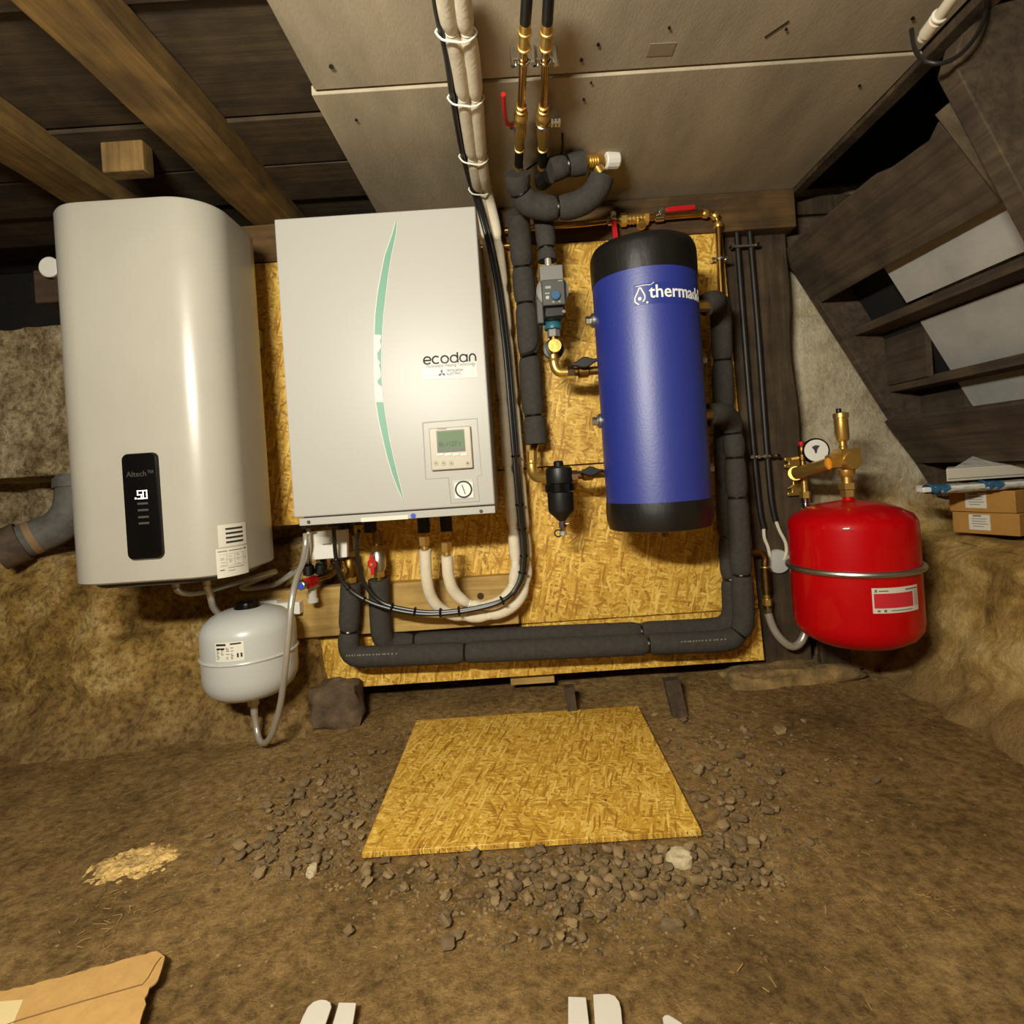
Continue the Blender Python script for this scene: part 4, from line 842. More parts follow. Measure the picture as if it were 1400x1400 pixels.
# black pipes on the post with white cables coming out
def bend(pts): return spline(pts, 0.012)
top = [(1010, 268), (1022, 268)]
for k, (pa, lab) in enumerate((([(1003, 262), (1008, 330), (1017, 450), (1029, 600), (1038, 690), (1044, 722)], 'black conduit nearest the OSB, running down the dark post'), ([(1020, 262), (1026, 330), (1036, 450), (1047, 600), (1054, 680), (1060, 712)], 'black conduit down the middle of the dark post, nearer the red tank'))):
    pth = bend([P(x, y, 1.822) for x, y in pa])
    t = thing('black_conduit', pth[-1], lab, 'conduit')
    MB().tube(pth, 0.0092, 12).build('pipe', 'iron_pipe', t)
    tail = [(1044, 720), (1045, 735), (1050, 748), (1053, 762)] if k == 0 else [(1060, 710), (1066, 726), (1074, 742), (1075, 757), (1071, 766)]
    MB().tube(spline([P(x, y, 1.824) for x, y in tail], 0.008), 0.0055, 10).build('white_cable', 'white_foam', t)
for k, (px, py, n_) in enumerate(((1018, 336, 2), (1044, 624, 5))):
    t = thing('pipe_clip', P(px, py, 1.835), ('steel double clip holding the black conduits high on the post', 'steel clip band holding the black conduits level with the brass safety group')[k], 'pipe clip')
    p0 = P(px - 17, py + 1, 1.812); p1 = P(px + (17 if k == 0 else 19), py - 1, 1.812)
    MB().tube([p0, p1], 0.005, 8).build('band', 'galv', t)
    for j in range(n_): 
        q_ = p0.lerp(p1, j / (n_ - 1) if n_ > 1 else .5); MB().hexn(q_ + Vector((0, -.010, 0)), q_ + Vector((0, 0.012, 0)), 0.0065).build('clip_screw', 'chrome', t)

# ------------------------------------------------------------------ foam-insulated pipes: foam lengths pinched by cable ties
def run(name, label, px, r, brk, cat='insulated pipe', group=None, m='foam', tie='tie_black', n=22, pinch=0.79, step=0.010, open_end=True, tie_r=0.0028):
    raw = [p if isinstance(p, Vector) else P(*p) for p in px]
    path = spline(raw, step)
    idx = sorted(set(nearest(path, b if isinstance(b, Vector) else P(*b)) for b in brk))
    idx = [i for i in idx if 2 < i < len(path) - 3]
    t = thing(name, path[-1] if path[-1].z < path[0].z else path[0], label, cat, group)
    cuts = [0] + idx + [len(path) - 1]
    for a, b in zip(cuts[:-1], cuts[1:]):
        seg = path[a:b + 1]; rs = []
        for i in range(len(seg)):
            d0 = (seg[i] - seg[0]).length if a else 9; d1 = (seg[i] - seg[-1]).length if b < len(path) - 1 else 9
            d = min(d0, d1); k = min(1, d / 0.030); rs.append(r * (pinch + (1 - pinch) * math.sin(k * math.pi / 2)))
        if len(seg) > 1: MB().tube(seg, rs, n).build('foam_length', m, t, smooth=60)
    for i in idx:
        ax = (path[min(i + 1, len(path) - 1)] - path[i - 1]).normalized()
        MB().torus(path[i], ax, r * pinch, tie_r, 24, 6, 1.5).build('cable_tie', tie, t)
    return t, path
t_riser, p_ = run('insulated_pipe', 'black foam-insulated pipe dropping down the OSB between the white cabinet and the pump', [(708, 290, 1.625), (711, 325, 1.67), (715, 375, 1.705), (720, 430, 1.715), (724, 490, 1.72), (727, 540, 1.725), (731, 580, 1.73), (733, 607, 1.73)], 0.0345, [(714, 362, 1.70), (719, 418, 1.715), (723.5, 486, 1.72), (730, 570, 1.725)])
run('insulated_pipe', 'black foam-insulated U-bend hanging under the ceiling below the two brass pipes', [(707, 237, 1.50), (709, 256, 1.525), (722, 277, 1.555), (745, 284, 1.565), (768, 284, 1.57), (795, 277, 1.565), (815, 260, 1.555), (822, 241, 1.545)], 0.036, [(712, 263, 1.53), (763, 284.5, 1.57), (820, 250, 1.55)])
run('insulated_pipe', 'short black foam-insulated stub beside the white-knobbed brass valve', [(751, 233, 1.50), (765, 229, 1.505), (797, 222, 1.515)], 0.0325, [(774, 227, 1.508)])
run('insulated_pipe', 'black foam-insulated stub above the grey circulation pump', [(741, 290, 1.625), (745, 315, 1.63), (747, 335, 1.63), (748.5, 357, 1.63)], 0.029, [(747, 338, 1.63)])
RF = 0.0325
front_path = [(969, 567, 1.605), (980, 566, 1.62), (992, 568, 1.66), (1000, 580, 1.70), (1003, 605, 1.705), (1006, 650, 1.705), (1009, 700, 1.705), (1013, 770, 1.705), (1016, 825, 1.705), (1016, 850, 1.705), (1010, 866, 1.705), (995, 875, 1.705), (960, 878, 1.705), (880, 881, 1.705), (760, 886.5, 1.705), (640, 892, 1.705), (520, 897, 1.705), (492, 897.5, 1.705), (481, 893, 1.705), (477, 880, 1.705), (478, 850, 1.705), (480.5, 797, 1.705)]
run('insulated_pipe', 'long black foam-insulated pipe from the side of the blue cylinder, lowest along the wall', front_path, RF, [(1002, 592, 1.705), (1005, 628, 1.705), (1008, 681, 1.705), (1014, 783, 1.705), (1010, 866, 1.705), (886, 881, 1.705), (636, 892, 1.705), (478, 862, 1.705), (480, 804, 1.705)])
back_path = [(963, 418, 1.605), (974, 413, 1.62), (983, 416, 1.68), (985.5, 435, 1.73), (987, 480, 1.755), (989, 540, 1.762), (991, 610, 1.764), (993, 680, 1.764), (997, 750, 1.764), (1001, 810, 1.764), (1001, 838, 1.764), (993, 853, 1.764), (972, 859, 1.764), (880, 864, 1.764), (760, 869, 1.764), (640, 875, 1.764), (560, 879, 1.755), (533, 879, 1.74), (523, 870, 1.722), (520, 845, 1.712), (518, 792, 1.705)]
run('insulated_pipe', 'long black foam-insulated pipe from the top fitting of the blue cylinder, close to the OSB', back_path, RF, [(980, 414, 1.66), (987, 493, 1.755), (990, 560, 1.762), (996, 735, 1.764), (1000, 790, 1.764), (875, 864, 1.764), (565, 879, 1.756), (519, 803, 1.706)])
mat('foam_print', (128, 122, 112), 0.8)
fpt = bpy.data.objects['insulated_pipe.004']; pr_ = random.Random(3); mk = MB()
for (xa_, xb_, ya_, yb_) in ((474, 545, 897.5, 894.5), (932, 992, 878.5, 875)):
    x = xa_
    while x < xb_:
        w_ = pr_.uniform(1.2, 3.2); q = P(x, ya_ + (yb_ - ya_) * (x - xa_) / (xb_ - xa_) - 1, 1.705 - 0.0328); mk.cbox(q, (w_ * 1.67 / F, 0.0012, 0.0045)); x += w_ + pr_.uniform(.8, 3)
mk = mk.build('faint_print', 'foam_print', fpt); mk['kind'] = 'stuff'
# brass nuts where they leave the cylinder
for px, py, lab in ((963, 418, 'brass hex fitting at the top side of the blue cylinder'), (966, 567, 'brass hex fitting halfway down the side of the blue cylinder')):
    z = P(px, py, 1.57).z; a = Vector((bx + br - 0.004, 1.57, z)); 
    t = thing('cylinder_fitting', a, lab, 'fitting'); b = P(px + 7, py, 1.602)
    MB().tube([a, b], 0.0165, 6).build('hex_nut', 'brass', t, smooth=20)
    MB().torus(a, (1, 0, 0), 0.019, 0.004).build('seal', 'black', t)

# ------------------------------------------------------------------ circulation pump
def prect(name, m, par, px0, py0, px1, py1, y0, y1, bev=0.002):
    a = P((px0 + px1) / 2, (py0 + py1) / 2, y0); w = (px1 - px0) * y0 / F; h = (py1 - py0) * y0 / F
    return box(name, m, par, a.x - w / 2, a.x + w / 2, y0, y1, a.z - h / 2, a.z + h / 2, bev)
pc = P(756, 400, 1.60)
t = thing('circulation_pump', P(757, 450, 1.60), 'grey circulation pump with a blue dial between insulated stub and brass elbow', 'pump')
MB().lathe([(0.040, 0.0), (0.046, 0.004), (0.046, 0.085), (0.040, 0.09)], P(755.5, 397, 1.56), (0, 1, 0), 36).build('motor_housing', 'pump_grey', t)
prect('terminal_box', 'pump_grey', t, 738, 362, 770, 384, 1.545, 1.61, 0.003)
cf = prect('control_panel', 'pump_dark', t, 741, 381.5, 772.5, 417, 1.538, 1.58, 0.003)
kc = P(759.5, 404, 1.538)
MB().lathe([(0.0135, 0), (0.0135, 0.006), (0.012, 0.008), (0.0, 0.008)], kc, (0, -1, 0), 24).build('dial_knob', 'blue_knob', cf)
kb = P(748.5, 407, 1.538); MB().lathe([(0.0052, 0), (0.0052, 0.002)], kb, (0, -1, 0), 14).build('button', 'grey_label', cf)
mat('pump_mark', (150, 160, 140), 0.5)
prect('symbol', 'pump_mark', cf, 745.5, 391, 753, 394.5, 1.5375, 1.5385, 0); prect('symbol', 'pump_mark', cf, 745, 400, 751.5, 402, 1.5375, 1.5385, 0)
prect('symbol', 'pump_mark', cf, 755, 411.8, 758, 413.6, 1.5375, 1.5385, 0); prect('symbol', 'pump_mark', cf, 763.5, 411.2, 766.5, 413, 1.5375, 1.5385, 0)
prect('maker_mark', 'pump_mark', cf, 763, 382.8, 768.5, 384.3, 1.5375, 1.5385, 0)
prect('pump_base', 'black', t, 744, 418, 773, 434, 1.548, 1.64, 0.006)
bs = P(771, 425.5, 1.546); MB().hexn(bs, bs + Vector((0, 0.01, 0)), 0.005).build('base_screw', 'chrome', t)
vz = P(756, 445, 1.60)
MB().lathe([(0.020, 0.018), (0.027, 0.014), (0.027, 0.010), (0.022, 0.006), (0.026, -0.006), (0.025, -0.012), (0.02, -0.014)], vz, n=28).build('volute', 'teal', t)
MB().lathe([(0.018, 0.06), (0.022, 0.05), (0.022, 0.018)], vz, n=24).build('casing_neck', 'black', t)
MB().hexn(vz + Vector((0, 0, -0.012)), vz + Vector((0, 0, -0.034)), 0.0185).build('union_nut', 'pump_grey', t, smooth=20)
up_ = P(749, 355, 1.615); MB().cyl(up_ + Vector((0, 0, 0.01)), up_ + Vector((0, 0, -0.03)), 0.010).build('inlet_stub', 'steel', t)
prect('plug_connector', 'pump_dark', t, 734, 408, 743, 442, 1.575, 1.61, 0.003)
pts = [P(739, 440, 1.60), P(739, 452, 1.60), P(737, 466, 1.625), P(731, 478, 1.66), P(722, 483, 1.672), P(711, 486, 1.68)]
tag(MB().tube(spline(pts), 0.0045, 8).build('pump_cable', 'black_cable'), 'thin dark cable from the pump plug to the insulated pipe', 'cable')

# brass valve set between pump and cylinder
def bfly(par, c, w, tilt=0.0):          # black butterfly handle, seen from the front
    pr = [(-1.0, 0.0), (-0.98, 0.22), (-0.55, 0.34), (-0.2, 0.75), (0.0, 0.82), (0.2, 0.75), (0.55, 0.36), (0.98, 0.30), (1.0, 0.05), (0.6, -0.15), (0.28, -0.5), (0.0, -0.6), (-0.28, -0.5), (-0.6, -0.18)]
    M_ = Matrix.Rotation(tilt, 3, 'Y')
    h_ = MB().prism([Vector(c) + M_ @ Vector((x * w, 0, z * w * 0.50)) for x, z in pr], (0, 0.012, 0)).build('butterfly_handle', 'black', par, bevel=0.003)
    MB().cyl(Vector(c) + Vector((0, 0.010, 0)), Vector(c) + Vector((0, 0.035, -0.004)), 0.010, 16).build('handle_stem', 'black', par)
    return h_
yv = 1.60
t = thing('brass_valve_set', P(757, 510, yv), 'brass elbow and valve with black butterfly handle under the circulation pump', 'valve')
s0 = vz + Vector((0, 0, -0.034)); zc = P(800, 507.5, yv).z
dk = P(757.5, 476, yv)
MB().cyl(s0, Vector((s0.x, s0.y, dk.z - 0.03)), 0.0125).build('stub', 'old_brass', t)
MB().cyl(Vector((dk.x, yv - 0.035, dk.z)), Vector((dk.x, yv + 0.01, dk.z)), 0.0185, 32).build('end_cap', 'brass', t)
MB().lathe([(0.022, 0.0), (0.022, 0.012), (0.030, 0.014), (0.030, 0.03), (0.02, 0.032)], Vector((dk.x, yv - 0.004, dk.z)), (0, 1, 0), 24).build('cap_body', 'black', t)
ex = P(757, 490, yv).x
MB().tube(spline([Vector((ex, yv, dk.z - 0.020)), Vector((ex, yv, zc + 0.030)), Vector((ex + 0.004, yv, zc + 0.012)), Vector((ex + 0.014, yv, zc + 0.002)), Vector((ex + 0.03, yv, zc)), Vector((ex + 0.045, yv, zc))], 0.005), 0.0135, 20).build('elbow', 'brass', t)
MB().torus(Vector((ex, yv, zc + 0.038)), (0, 0, 1), 0.0135, 0.004).build('elbow_ring', 'brass', t)
MB().hexn(Vector((ex + 0.036, yv, zc)), Vector((ex + 0.056, yv, zc)), 0.0185).build('union_nut', 'chrome', t, smooth=20)
MB().cyl(Vector((ex + 0.05, yv, zc)), Vector((bx - br + 0.012, yv, zc)), 0.0125).lathe([(0.0125, 0), (0.019, 0.004), (0.019, 0.03), (0.0125, 0.034)], Vector((ex + 0.066, yv, zc)), (1, 0, 0), 20).build('valve_body', 'old_brass', t)
bfly(t, Vector((P(800, 496, 1.555).x, 1.555, P(800, 496, 1.555).z)), 0.044, -0.12)
# lower set: pipe, elbow, valve
t = thing('brass_valve_set', P(727, 660, yv), 'brass elbow at the foot of the insulated pipe with valve between filter and cylinder', 'valve')
zc2 = P(790, 650, 1.60).z; fx = P(727.5, 640, 1.66).x
MB().cyl(P(733, 604, 1.73), Vector((fx + .004, 1.68, P(728, 626, 1.68).z)), 0.0105).build('pipe', 'copper', t)
MB().tube([Vector((fx + .004, 1.68, P(728, 618, 1.68).z)), Vector((fx + .002, 1.665, P(728, 634, 1.665).z))], 0.0145, 6).build('compression_nut', 'brass', t, smooth=20)
MB().tube(spline([Vector((fx, 1.665, zc2 + 0.05)), Vector((fx, 1.66, zc2 + 0.028)), Vector((fx + 0.006, 1.65, zc2 + 0.008)), Vector((fx + 0.022, 1.635, zc2)), Vector((fx + 0.05, 1.615, zc2)), Vector((fx + 0.065, 1.605, zc2))], 0.005), 0.0155, 20).build('elbow', 'brass', t)
MB().torus(Vector((fx, 1.665, zc2 + 0.045)), (0, 0, 1), 0.0155, 0.004).build('elbow_ring', 'brass', t)
xx = P(784, 650, yv).x
MB().hexn(Vector((xx - 0.006, yv, zc2)), Vector((xx + 0.012, yv, zc2)), 0.0165).build('union_nut', 'chrome', t, smooth=20)
MB().cyl(Vector((xx, yv, zc2)), Vector((bx - br + 0.012, yv, zc2)), 0.0115).lathe([(0.0115, 0), (0.017, 0.004), (0.017, 0.03), (0.0115, 0.034)], Vector((xx + 0.024, yv, zc2)), (1, 0, 0), 20).build('valve_body', 'old_brass', t)
bfly(t, Vector((P(808, 645, 1.56).x, 1.56, P(808, 645, 1.56).z)), 0.037)

# black dirt filter
fcx = P(765.5, 665, 1.60); fz = lambda py: P(765.5, py, 1.60).z
t = thing('dirt_filter', Vector((fcx.x, 1.60, fz(712))), 'black plastic dirt separator with small drain tap', 'filter')
k = 1.60 / F
r_ = 18.3 * k
MB().lathe([(r_ * .98, fz(661)), (r_, fz(660)), (r_, fz(644)), (r_ * .95, fz(640)), (r_ * .8, fz(638)), (0.0, fz(637))], (fcx.x, 1.60, 0), n=40).build('upper_housing', 'black', t)
MB().lathe([(6.5 * k, fz(640)), (7 * k, fz(632)), (5.5 * k, fz(630)), (0, fz(629.6))], (fcx.x, 1.60, 0), n=24).build('top_cap', 'black', t)
MB().lathe([(r_ * 1.0, fz(673)), (r_ * 1.1, fz(671.5)), (r_ * 1.1, fz(661.5)), (r_ * 1.0, fz(660))], (fcx.x, 1.60, 0), n=18).build('collar_ring', 'gloss_black', t, smooth=15)
MB().lathe([(5.5 * k, fz(712)), (6 * k, fz(711)), (r_ * .93, fz(700)), (r_ * .98, fz(697)), (r_ * .98, fz(672))], (fcx.x, 1.60, 0), n=40).build('bowl', 'black', t)
MB().cyl((fcx.x, 1.60, fz(711)), (fcx.x, 1.60, fz(726)), 0.0085).hexn((fcx.x, 1.60, fz(714)), (fcx.x, 1.60, fz(721)), 0.0115).build('drain_tap', 'chrome', t)
MB().cyl((fcx.x, 1.60, fz(717)), (fcx.x + 0.018, 1.595, fz(716)), 0.003, 10).build('tap_lever', 'chrome', t)
MB().lathe([(0.007, 0), (0.011, -0.004), (0.011, -0.012), (0.006, -0.014)], (fcx.x, 1.60, fz(726)), n=16).build('tap_cap', 'steel', t)
MB().torus((fcx.x - 0.014, 1.60, fz(729)), (0.2, 1, 0), 0.010, 0.0022, 20, 6).build('cap_strap', 'black', t)

# ------------------------------------------------------------------ copper pipe along the wall plate with two red-handled valves
yp = 1.772
pts = [(757, 309.5), (800, 306), (834, 302), (896, 297), (958, 292.5), (972, 292.5), (979, 298), (982, 311), (984, 360), (986.5, 405)]
t = thing('copper_pipe', P(986, 405, yp), 'brass-coloured pipe along the wall plate turning down beside the blue cylinder', 'pipe')
MB().tube(spline([P(x, y, yp) for x, y in [(690, 315.5)] + pts], 0.008), 0.0108, 16).build('pipe', 'copper', t)
for q, r2 in (((964, 292.4), .0135), ((977.5, 295.5), .0128), ((981.8, 308), .0135)):
    pp_ = P(*q, yp); MB().lathe([(r2, -0.008), (r2 + .001, -0.006), (r2 + .001, 0.006), (r2, 0.008)], pp_, (P(976, 294, yp) - P(960, 292.4, yp)) if q[0] < 970 else ((1, 0, -1) if q[0] < 980 else (0, 0, 1)), 18).build('elbow_ring', 'brass', t)
# filling valve in the middle of that pipe
vc = P(868, 299.5, yp); dx_ = (P(896, 297, yp) - P(834, 302, yp)).normalized()
t = thing('filling_valve', vc, 'brass tee valve on the pipe above the blue cylinder', 'valve')
MB().tube([P(846, 301, yp), P(886, 298, yp)], 0.016, 20).build('valve_body', 'brass', t)
for a_, b_ in ((848, 856), (880, 886)): MB().tube([P(a_, 301 - (a_ - 846) * .075, yp), P(b_, 301 - (b_ - 846) * .075, yp)], 0.021, 6).build('hex_nut', 'brass', t, smooth=20)
for a_ in (861, 866, 871, 876): MB().torus(P(a_, 301 - (a_ - 846) * .075, yp), dx_, 0.0155, 0.003, 20, 6).build('thread_ring', 'brass', t)
br0 = P(874, 300, yp); MB().tube([br0, br0 + Vector((0, -0.02, -0.024))], 0.011, 16).lathe([(0.012, 0), (0.015, 0.003), (0.015, 0.012), (0.01, 0.014)], br0 + Vector((0, -0.018, -0.022)), (0, -0.6, -0.75), 16).build('branch', 'brass', t)
def lever_valve(name, c, label, hd, hl, par=None, hw=0.0075):
    t = thing(name, c, label, 'valve')
    MB().lathe([(0.011, 0), (0.0155, 0.004), (0.0155, 0.030), (0.011, 0.034)], c - dx_ * 0.017, dx_, 18).build('valve_body', 'chrome', t)
    s_ = c + Vector((0, -0.028, 0.008)); MB().cyl(c, s_, 0.006, 12).build('stem', 'chrome', t)
    MB().lathe([(0.009, 0), (0.010, 0.003), (0.010, 0.006), (0.006, 0.009)], s_, (0, -1, 0), 16).build('stem_nut', 'chrome', t)
    hd = Vector(hd).normalized(); sd = hd.cross(Vector((0, 1, 0))).normalized()
    a = s_ + hd * 0.010; b = s_ + hd * 0.018; e = s_ + hd * hl
    MB().prism([s_ - sd * .004, b - sd * .004, b + sd * .004, s_ + sd * .004], (0, 0.003, 0)).build('lever_arm', 'chrome', t)
    lv = MB(); rg = []
    for q, w in ((0.016, .7), (0.020, 1), (hl - 0.006, 1.05), (hl, .8)):
        o_ = s_ + hd * q; rg.append([o_ - sd * hw * w + Vector((0, -.003, 0)), o_ + sd * hw * w + Vector((0, -.003, 0)), o_ + sd * hw * w + Vector((0, .006, 0)), o_ - sd * hw * w + Vector((0, .006, 0))])
    lv.loft(rg).build('lever_grip', 'red_plastic', t, bevel=0.0015)
    return t
lever_valve('lever_valve', P(836, 302, yp), 'chrome valve with a red lever pointing down, left of the brass tee', (0.06, 0, -1), 0.082)
lever_valve('lever_valve', P(901, 296.5, yp), 'chrome valve with a red lever lying along the pipe above the blue cylinder', (1, 0, 0.03), 0.108)
t = thing('pipe_clip', P(985, 354, yp), 'steel clip on the upright brass-coloured pipe beside the blue cylinder', 'pipe clip')
c = P(984, 354, yp); MB().torus(c, (0, 0, 1), 0.0130, 0.0035, 20, 6, 1.4).build('clip_ring', 'galv', t)
for s in (-1, 1): MB().hexn(c + Vector((s * 0.022, -0.006, 0)), c + Vector((s * 0.022, 0.02, 0)), 0.006).cbox(c + Vector((s * .017, 0, 0)), (0.012, 0.004, 0.010)).build('clip_ear', 'chrome', t)
MB().cyl(c + Vector((0, .012, 0)), Vector((c.x, YW, c.z)), 0.004, 8).build('clip_stud', 'galv', t)
tag(MB().tube([P(640, 340, 1.775), P(700, 335.5, 1.775)], 0.0095, 14).build('copper_pipe', 'copper'), 'short length of thin copper pipe behind the white insulated lines', 'pipe')

# ------------------------------------------------------------------ two brass pipes along the ceiling
ZP = 1.583
def ceil_pipe(name, xs_, label, lever):
    def at(py): 
        for (ya, xa), (yb, xb) in zip(xs_[:-1], xs_[1:]):
            if ya <= py <= yb: return PZ(xa + (xb - xa) * (py - ya) / (yb - ya), py, ZP)
    t = thing(name, at(235), label, 'pipe')
    MB().tube([at(-15), at(0), at(30)], 0.0108, 16).build('black_hose', 'hose_black', t)
    MB().tube([at(y) for y in (28, 60, 100, 150, 200, 236)], 0.0085, 16).build('pipe', 'copper', t)
    MB().tube([at(30), at(36), at(60), at(66)], [0.0105, 0.0112, 0.0112, 0.0105], 16).build('press_sleeve', 'brass', t)
    ax = (at(200) - at(30)).normalized()
    for y, r2, tk in ((43, .0128, .003), (64.5, .0128, .003), (145, .0115, .003), (150.5, .0125, .003), (203, .0130, .003), (228, .0115, .004)):
        MB().torus(at(y), ax, r2 - 0.002, tk, 24, 8).build('ring', 'brass', t)
    vb_ = at(158); 
    MB().tube([at(153), at(156), at(161), at(165), at(172), at(186), at(193), at(200)], [.011, .0165, .0168, .0135, .0145, .0145, .012, .0115], 20).build('valve_body', 'brass', t)
    if not lever: MB().torus(at(167), ax, 0.0165, 0.0028, 24, 8).build('chrome_ring', 'chrome', t)
    MB().tube([at(206), at(225)], 0.0115, 14).build('black_sleeve', 'black', t)
    MB().tube([at(226), at(240)], 0.0125, 14).build('end_coupling', 'old_brass', t)
    c = at(82); MB().torus(c, ax, 0.0115, 0.003, 24, 6).build('clip_ring', 'chrome', t)
    for s in (-1, 1): MB().hexn(c + Vector((s * 0.021, 0, -0.012)), c + Vector((s * 0.021, 0, 0.026)), 0.0055).cbox(c + Vector((s * .016, 0, 0)), (0.013, 0.010, 0.004)).build('clip_ear', 'chrome', t)
    return t, at
t1, at1 = ceil_pipe('brass_pipe', [(-20, 721.5), (60, 716.5), (150, 712.5), (240, 708.5)], 'brass pipe with a red lever valve running along the ceiling boards', True)
t2, at2 = ceil_pipe('brass_pipe', [(-20, 751), (60, 746.5), (150, 743), (245, 741)], 'brass pipe with a chrome valve stem along the ceiling, over the insulated stub', False)
c = at1(176); s_ = PZ(701, 172, ZP)
MB().tube([c, s_], 0.006, 12).hexn(s_.lerp(c, .35), s_.lerp(c, -0.1), 0.010).build('valve_stem', 'chrome', t1)
MB().tube([s_, PZ(693.5, 169, ZP - 0.008), PZ(691, 163, ZP - .012), PZ(689, 143, ZP - .012), PZ(688, 129, ZP - .012)], [0.004, .0055, .0045, .0050, .0055], 8).build('lever_grip', 'red_plastic', t1)
c = at2(168); s_ = PZ(764, 167, ZP)
MB().tube([c, s_], 0.004, 12).build('valve_stem', 'chrome', t2)
for f_ in (0.55, 0.78, 1.0): q = c.lerp(s_, f_); MB().hexn(q - (s_ - c).normalized() * .003, q + (s_ - c).normalized() * .003, 0.0105).build('stem_nut', 'chrome', t2)
el = at2(240); MB().tube(spline([el, el + Vector((0.0, 0.03, -0.004)), PZ(744, 248, 1.565), PZ(752, 240, 1.560)], .008), 0.021, 18).build('black_elbow', 'black', t2)
tag(MB().tube(spline([PZ(769, 183, 1.606), PZ(769, 200, 1.60), PZ(766, 212, 1.598), PZ(752, 216, 1.60), PZ(735, 222, 1.60), PZ(720, 232, 1.60)], .008), 0.003, 8).build('thin_cable', 'black_cable'), 'thin dark wire draped under the ceiling across the two brass pipes', 'cable')
# bypass valve with white knob
ya = 1.54; a = P(796, 222, 1.515); b = P(823, 220, 1.54); ex_ = P(846, 218.5, 1.55); dd = (b - a).normalized()
t = thing('bypass_valve', b, 'brass bypass valve with a white knob at the end of the insulated U-bend', 'valve')
MB().tube([a, b], 0.0165, 20).build('valve_body', 'brass', t)
MB().tube([a + dd * 0.002, a + dd * 0.010], 0.021, 6).build('hex_nut', 'brass', t, smooth=20)
for q in (0.018, 0.026, 0.034, 0.042): MB().torus(a + dd * q, dd, 0.0162, 0.0025, 20, 6).build('thread_ring', 'brass', t)
c0 = P(812, 228, 1.54); MB().tube([P(812, 221, 1.535), P(821, 236, 1.545)], 0.0155, 18).build('branch', 'brass', t)
MB().tube([b - dd * 0.002, P(827, 219.5, 1.542)], 0.0095, 16).build('neck', 'white_plastic', t)
k0 = P(826.5, 219.5, 1.542); k1 = P(845, 218.5, 1.552)
MB().tube([k0, k0.lerp(k1, .08), k0.lerp(k1, .9), k1], [0.021, 0.0235, 0.0235, 0.021], 14).build('knob', 'white_plastic', t, smooth=25)

# ------------------------------------------------------------------ white insulated refrigerant lines with black cables
ZL = 1.583
w1 = [PZ(606, -20, ZL), PZ(612, 20, ZL), PZ(625, 75, ZL), PZ(634, 130, ZL), PZ(644, 200, ZL), PZ(651, 240, ZL - .005), P(656, 268, 1.64), P(663, 310, 1.69), P(670, 360, 1.70), P(678, 420, 1.705), P(684, 500, 1.71), P(689, 560, 1.712), P(693, 620, 1.712), P(698, 690, 1.712), P(703, 745, 1.712), P(704.5, 780, 1.70), P(697, 808, 1.69), P(682, 823, 1.68), P(660, 828, 1.67), P(638, 824, 1.66), P(621, 809, 1.645), P(613.5, 788, 1.63), P(611, 760, 1.62)]
w2 = [PZ(630, -20, ZL), PZ(634, 20, ZL), PZ(644, 75, ZL), PZ(650, 130, ZL), PZ(656, 200, ZL), PZ(661, 240, ZL - .005), P(667, 268, 1.65), P(677, 310, 1.705), P(684, 360, 1.72), P(690, 420, 1.73), P(697, 500, 1.735), P(703, 560, 1.735), P(708, 620, 1.735), P(714, 690, 1.735), P(719, 745, 1.735), P(720.5, 780, 1.73), P(714, 812, 1.72), P(697, 832, 1.71), P(668, 842, 1.70), P(635, 843, 1.695), P(608, 836, 1.68), P(591, 819, 1.66), P(583.5, 792, 1.635), P(581, 752, 1.62)]
tie_px = [45, 135, 215, 258, 330, 396, 455, 550, 645, 722, 770, 800]
def tie_pts(path): 
    sp = spline(path, 0.01); out = []
    for y in tie_px:
        out.append(min(sp, key=lambda q: abs(proj_y(q) - y) + (1000 if False else 0)))
    return out
def proj(q):
    u = q.x * F / q.y; v = (q.z - CAMZ) * F / q.y; c, s = math.cos(ROLL), math.sin(ROLL)
    return CX + u * c - v * s, CY - (u * s + v * c)
def proj_y(q): return proj(q)[1]
def half(path): # part before the loop bottom
    sp = spline(path, 0.01); k = max(range(len(sp)), key=lambda i: proj_y(sp[i])); return sp[:k]
for pth, lab, lo in ((w1, 'white foam-insulated refrigerant line ending at the inner of the two cabinet ports', (660, 640)), (w2, 'white foam-insulated refrigerant line making the outer loop under the cabinet', (668, 635))):
    h_ = half(pth); br_ = [min(h_, key=lambda q: abs(proj_y(q) - y)) for y in tie_px] + [P(x, 828 if lo[0] == 660 else 842, 1.68 if lo[0] == 660 else 1.70) for x in lo]
    run('refrigerant_line', lab, pth, 0.0172, br_, 'pipe', None, 'white_foam', 'tie_white', 16, 0.66, 0.008, tie_r=0.0020)
cab = [PZ(592, -20, ZL), PZ(598, 20, ZL), PZ(610, 75, ZL), PZ(618, 130, ZL), PZ(630, 200, ZL), PZ(641, 245, ZL), P(651, 275, 1.62), P(661, 310, 1.655), P(671, 350, 1.675), P(680, 400, 1.68), P(690, 480, 1.682), P(697, 560, 1.683), P(703, 630, 1.684), P(709, 700, 1.684), P(714, 750, 1.682), P(712, 785, 1.678), P(702, 808, 1.668), P(684, 823, 1.652), P(655, 832, 1.648), P(620, 838, 1.644), P(585, 840, 1.642), P(555, 837, 1.640)]
ca = cab + [P(528, 831, 1.638), P(503, 822, 1.636), P(480, 808, 1.634), P(465, 788, 1.63), P(459, 760, 1.62), P(457, 735, 1.605), P(456, 722, 1.60)]
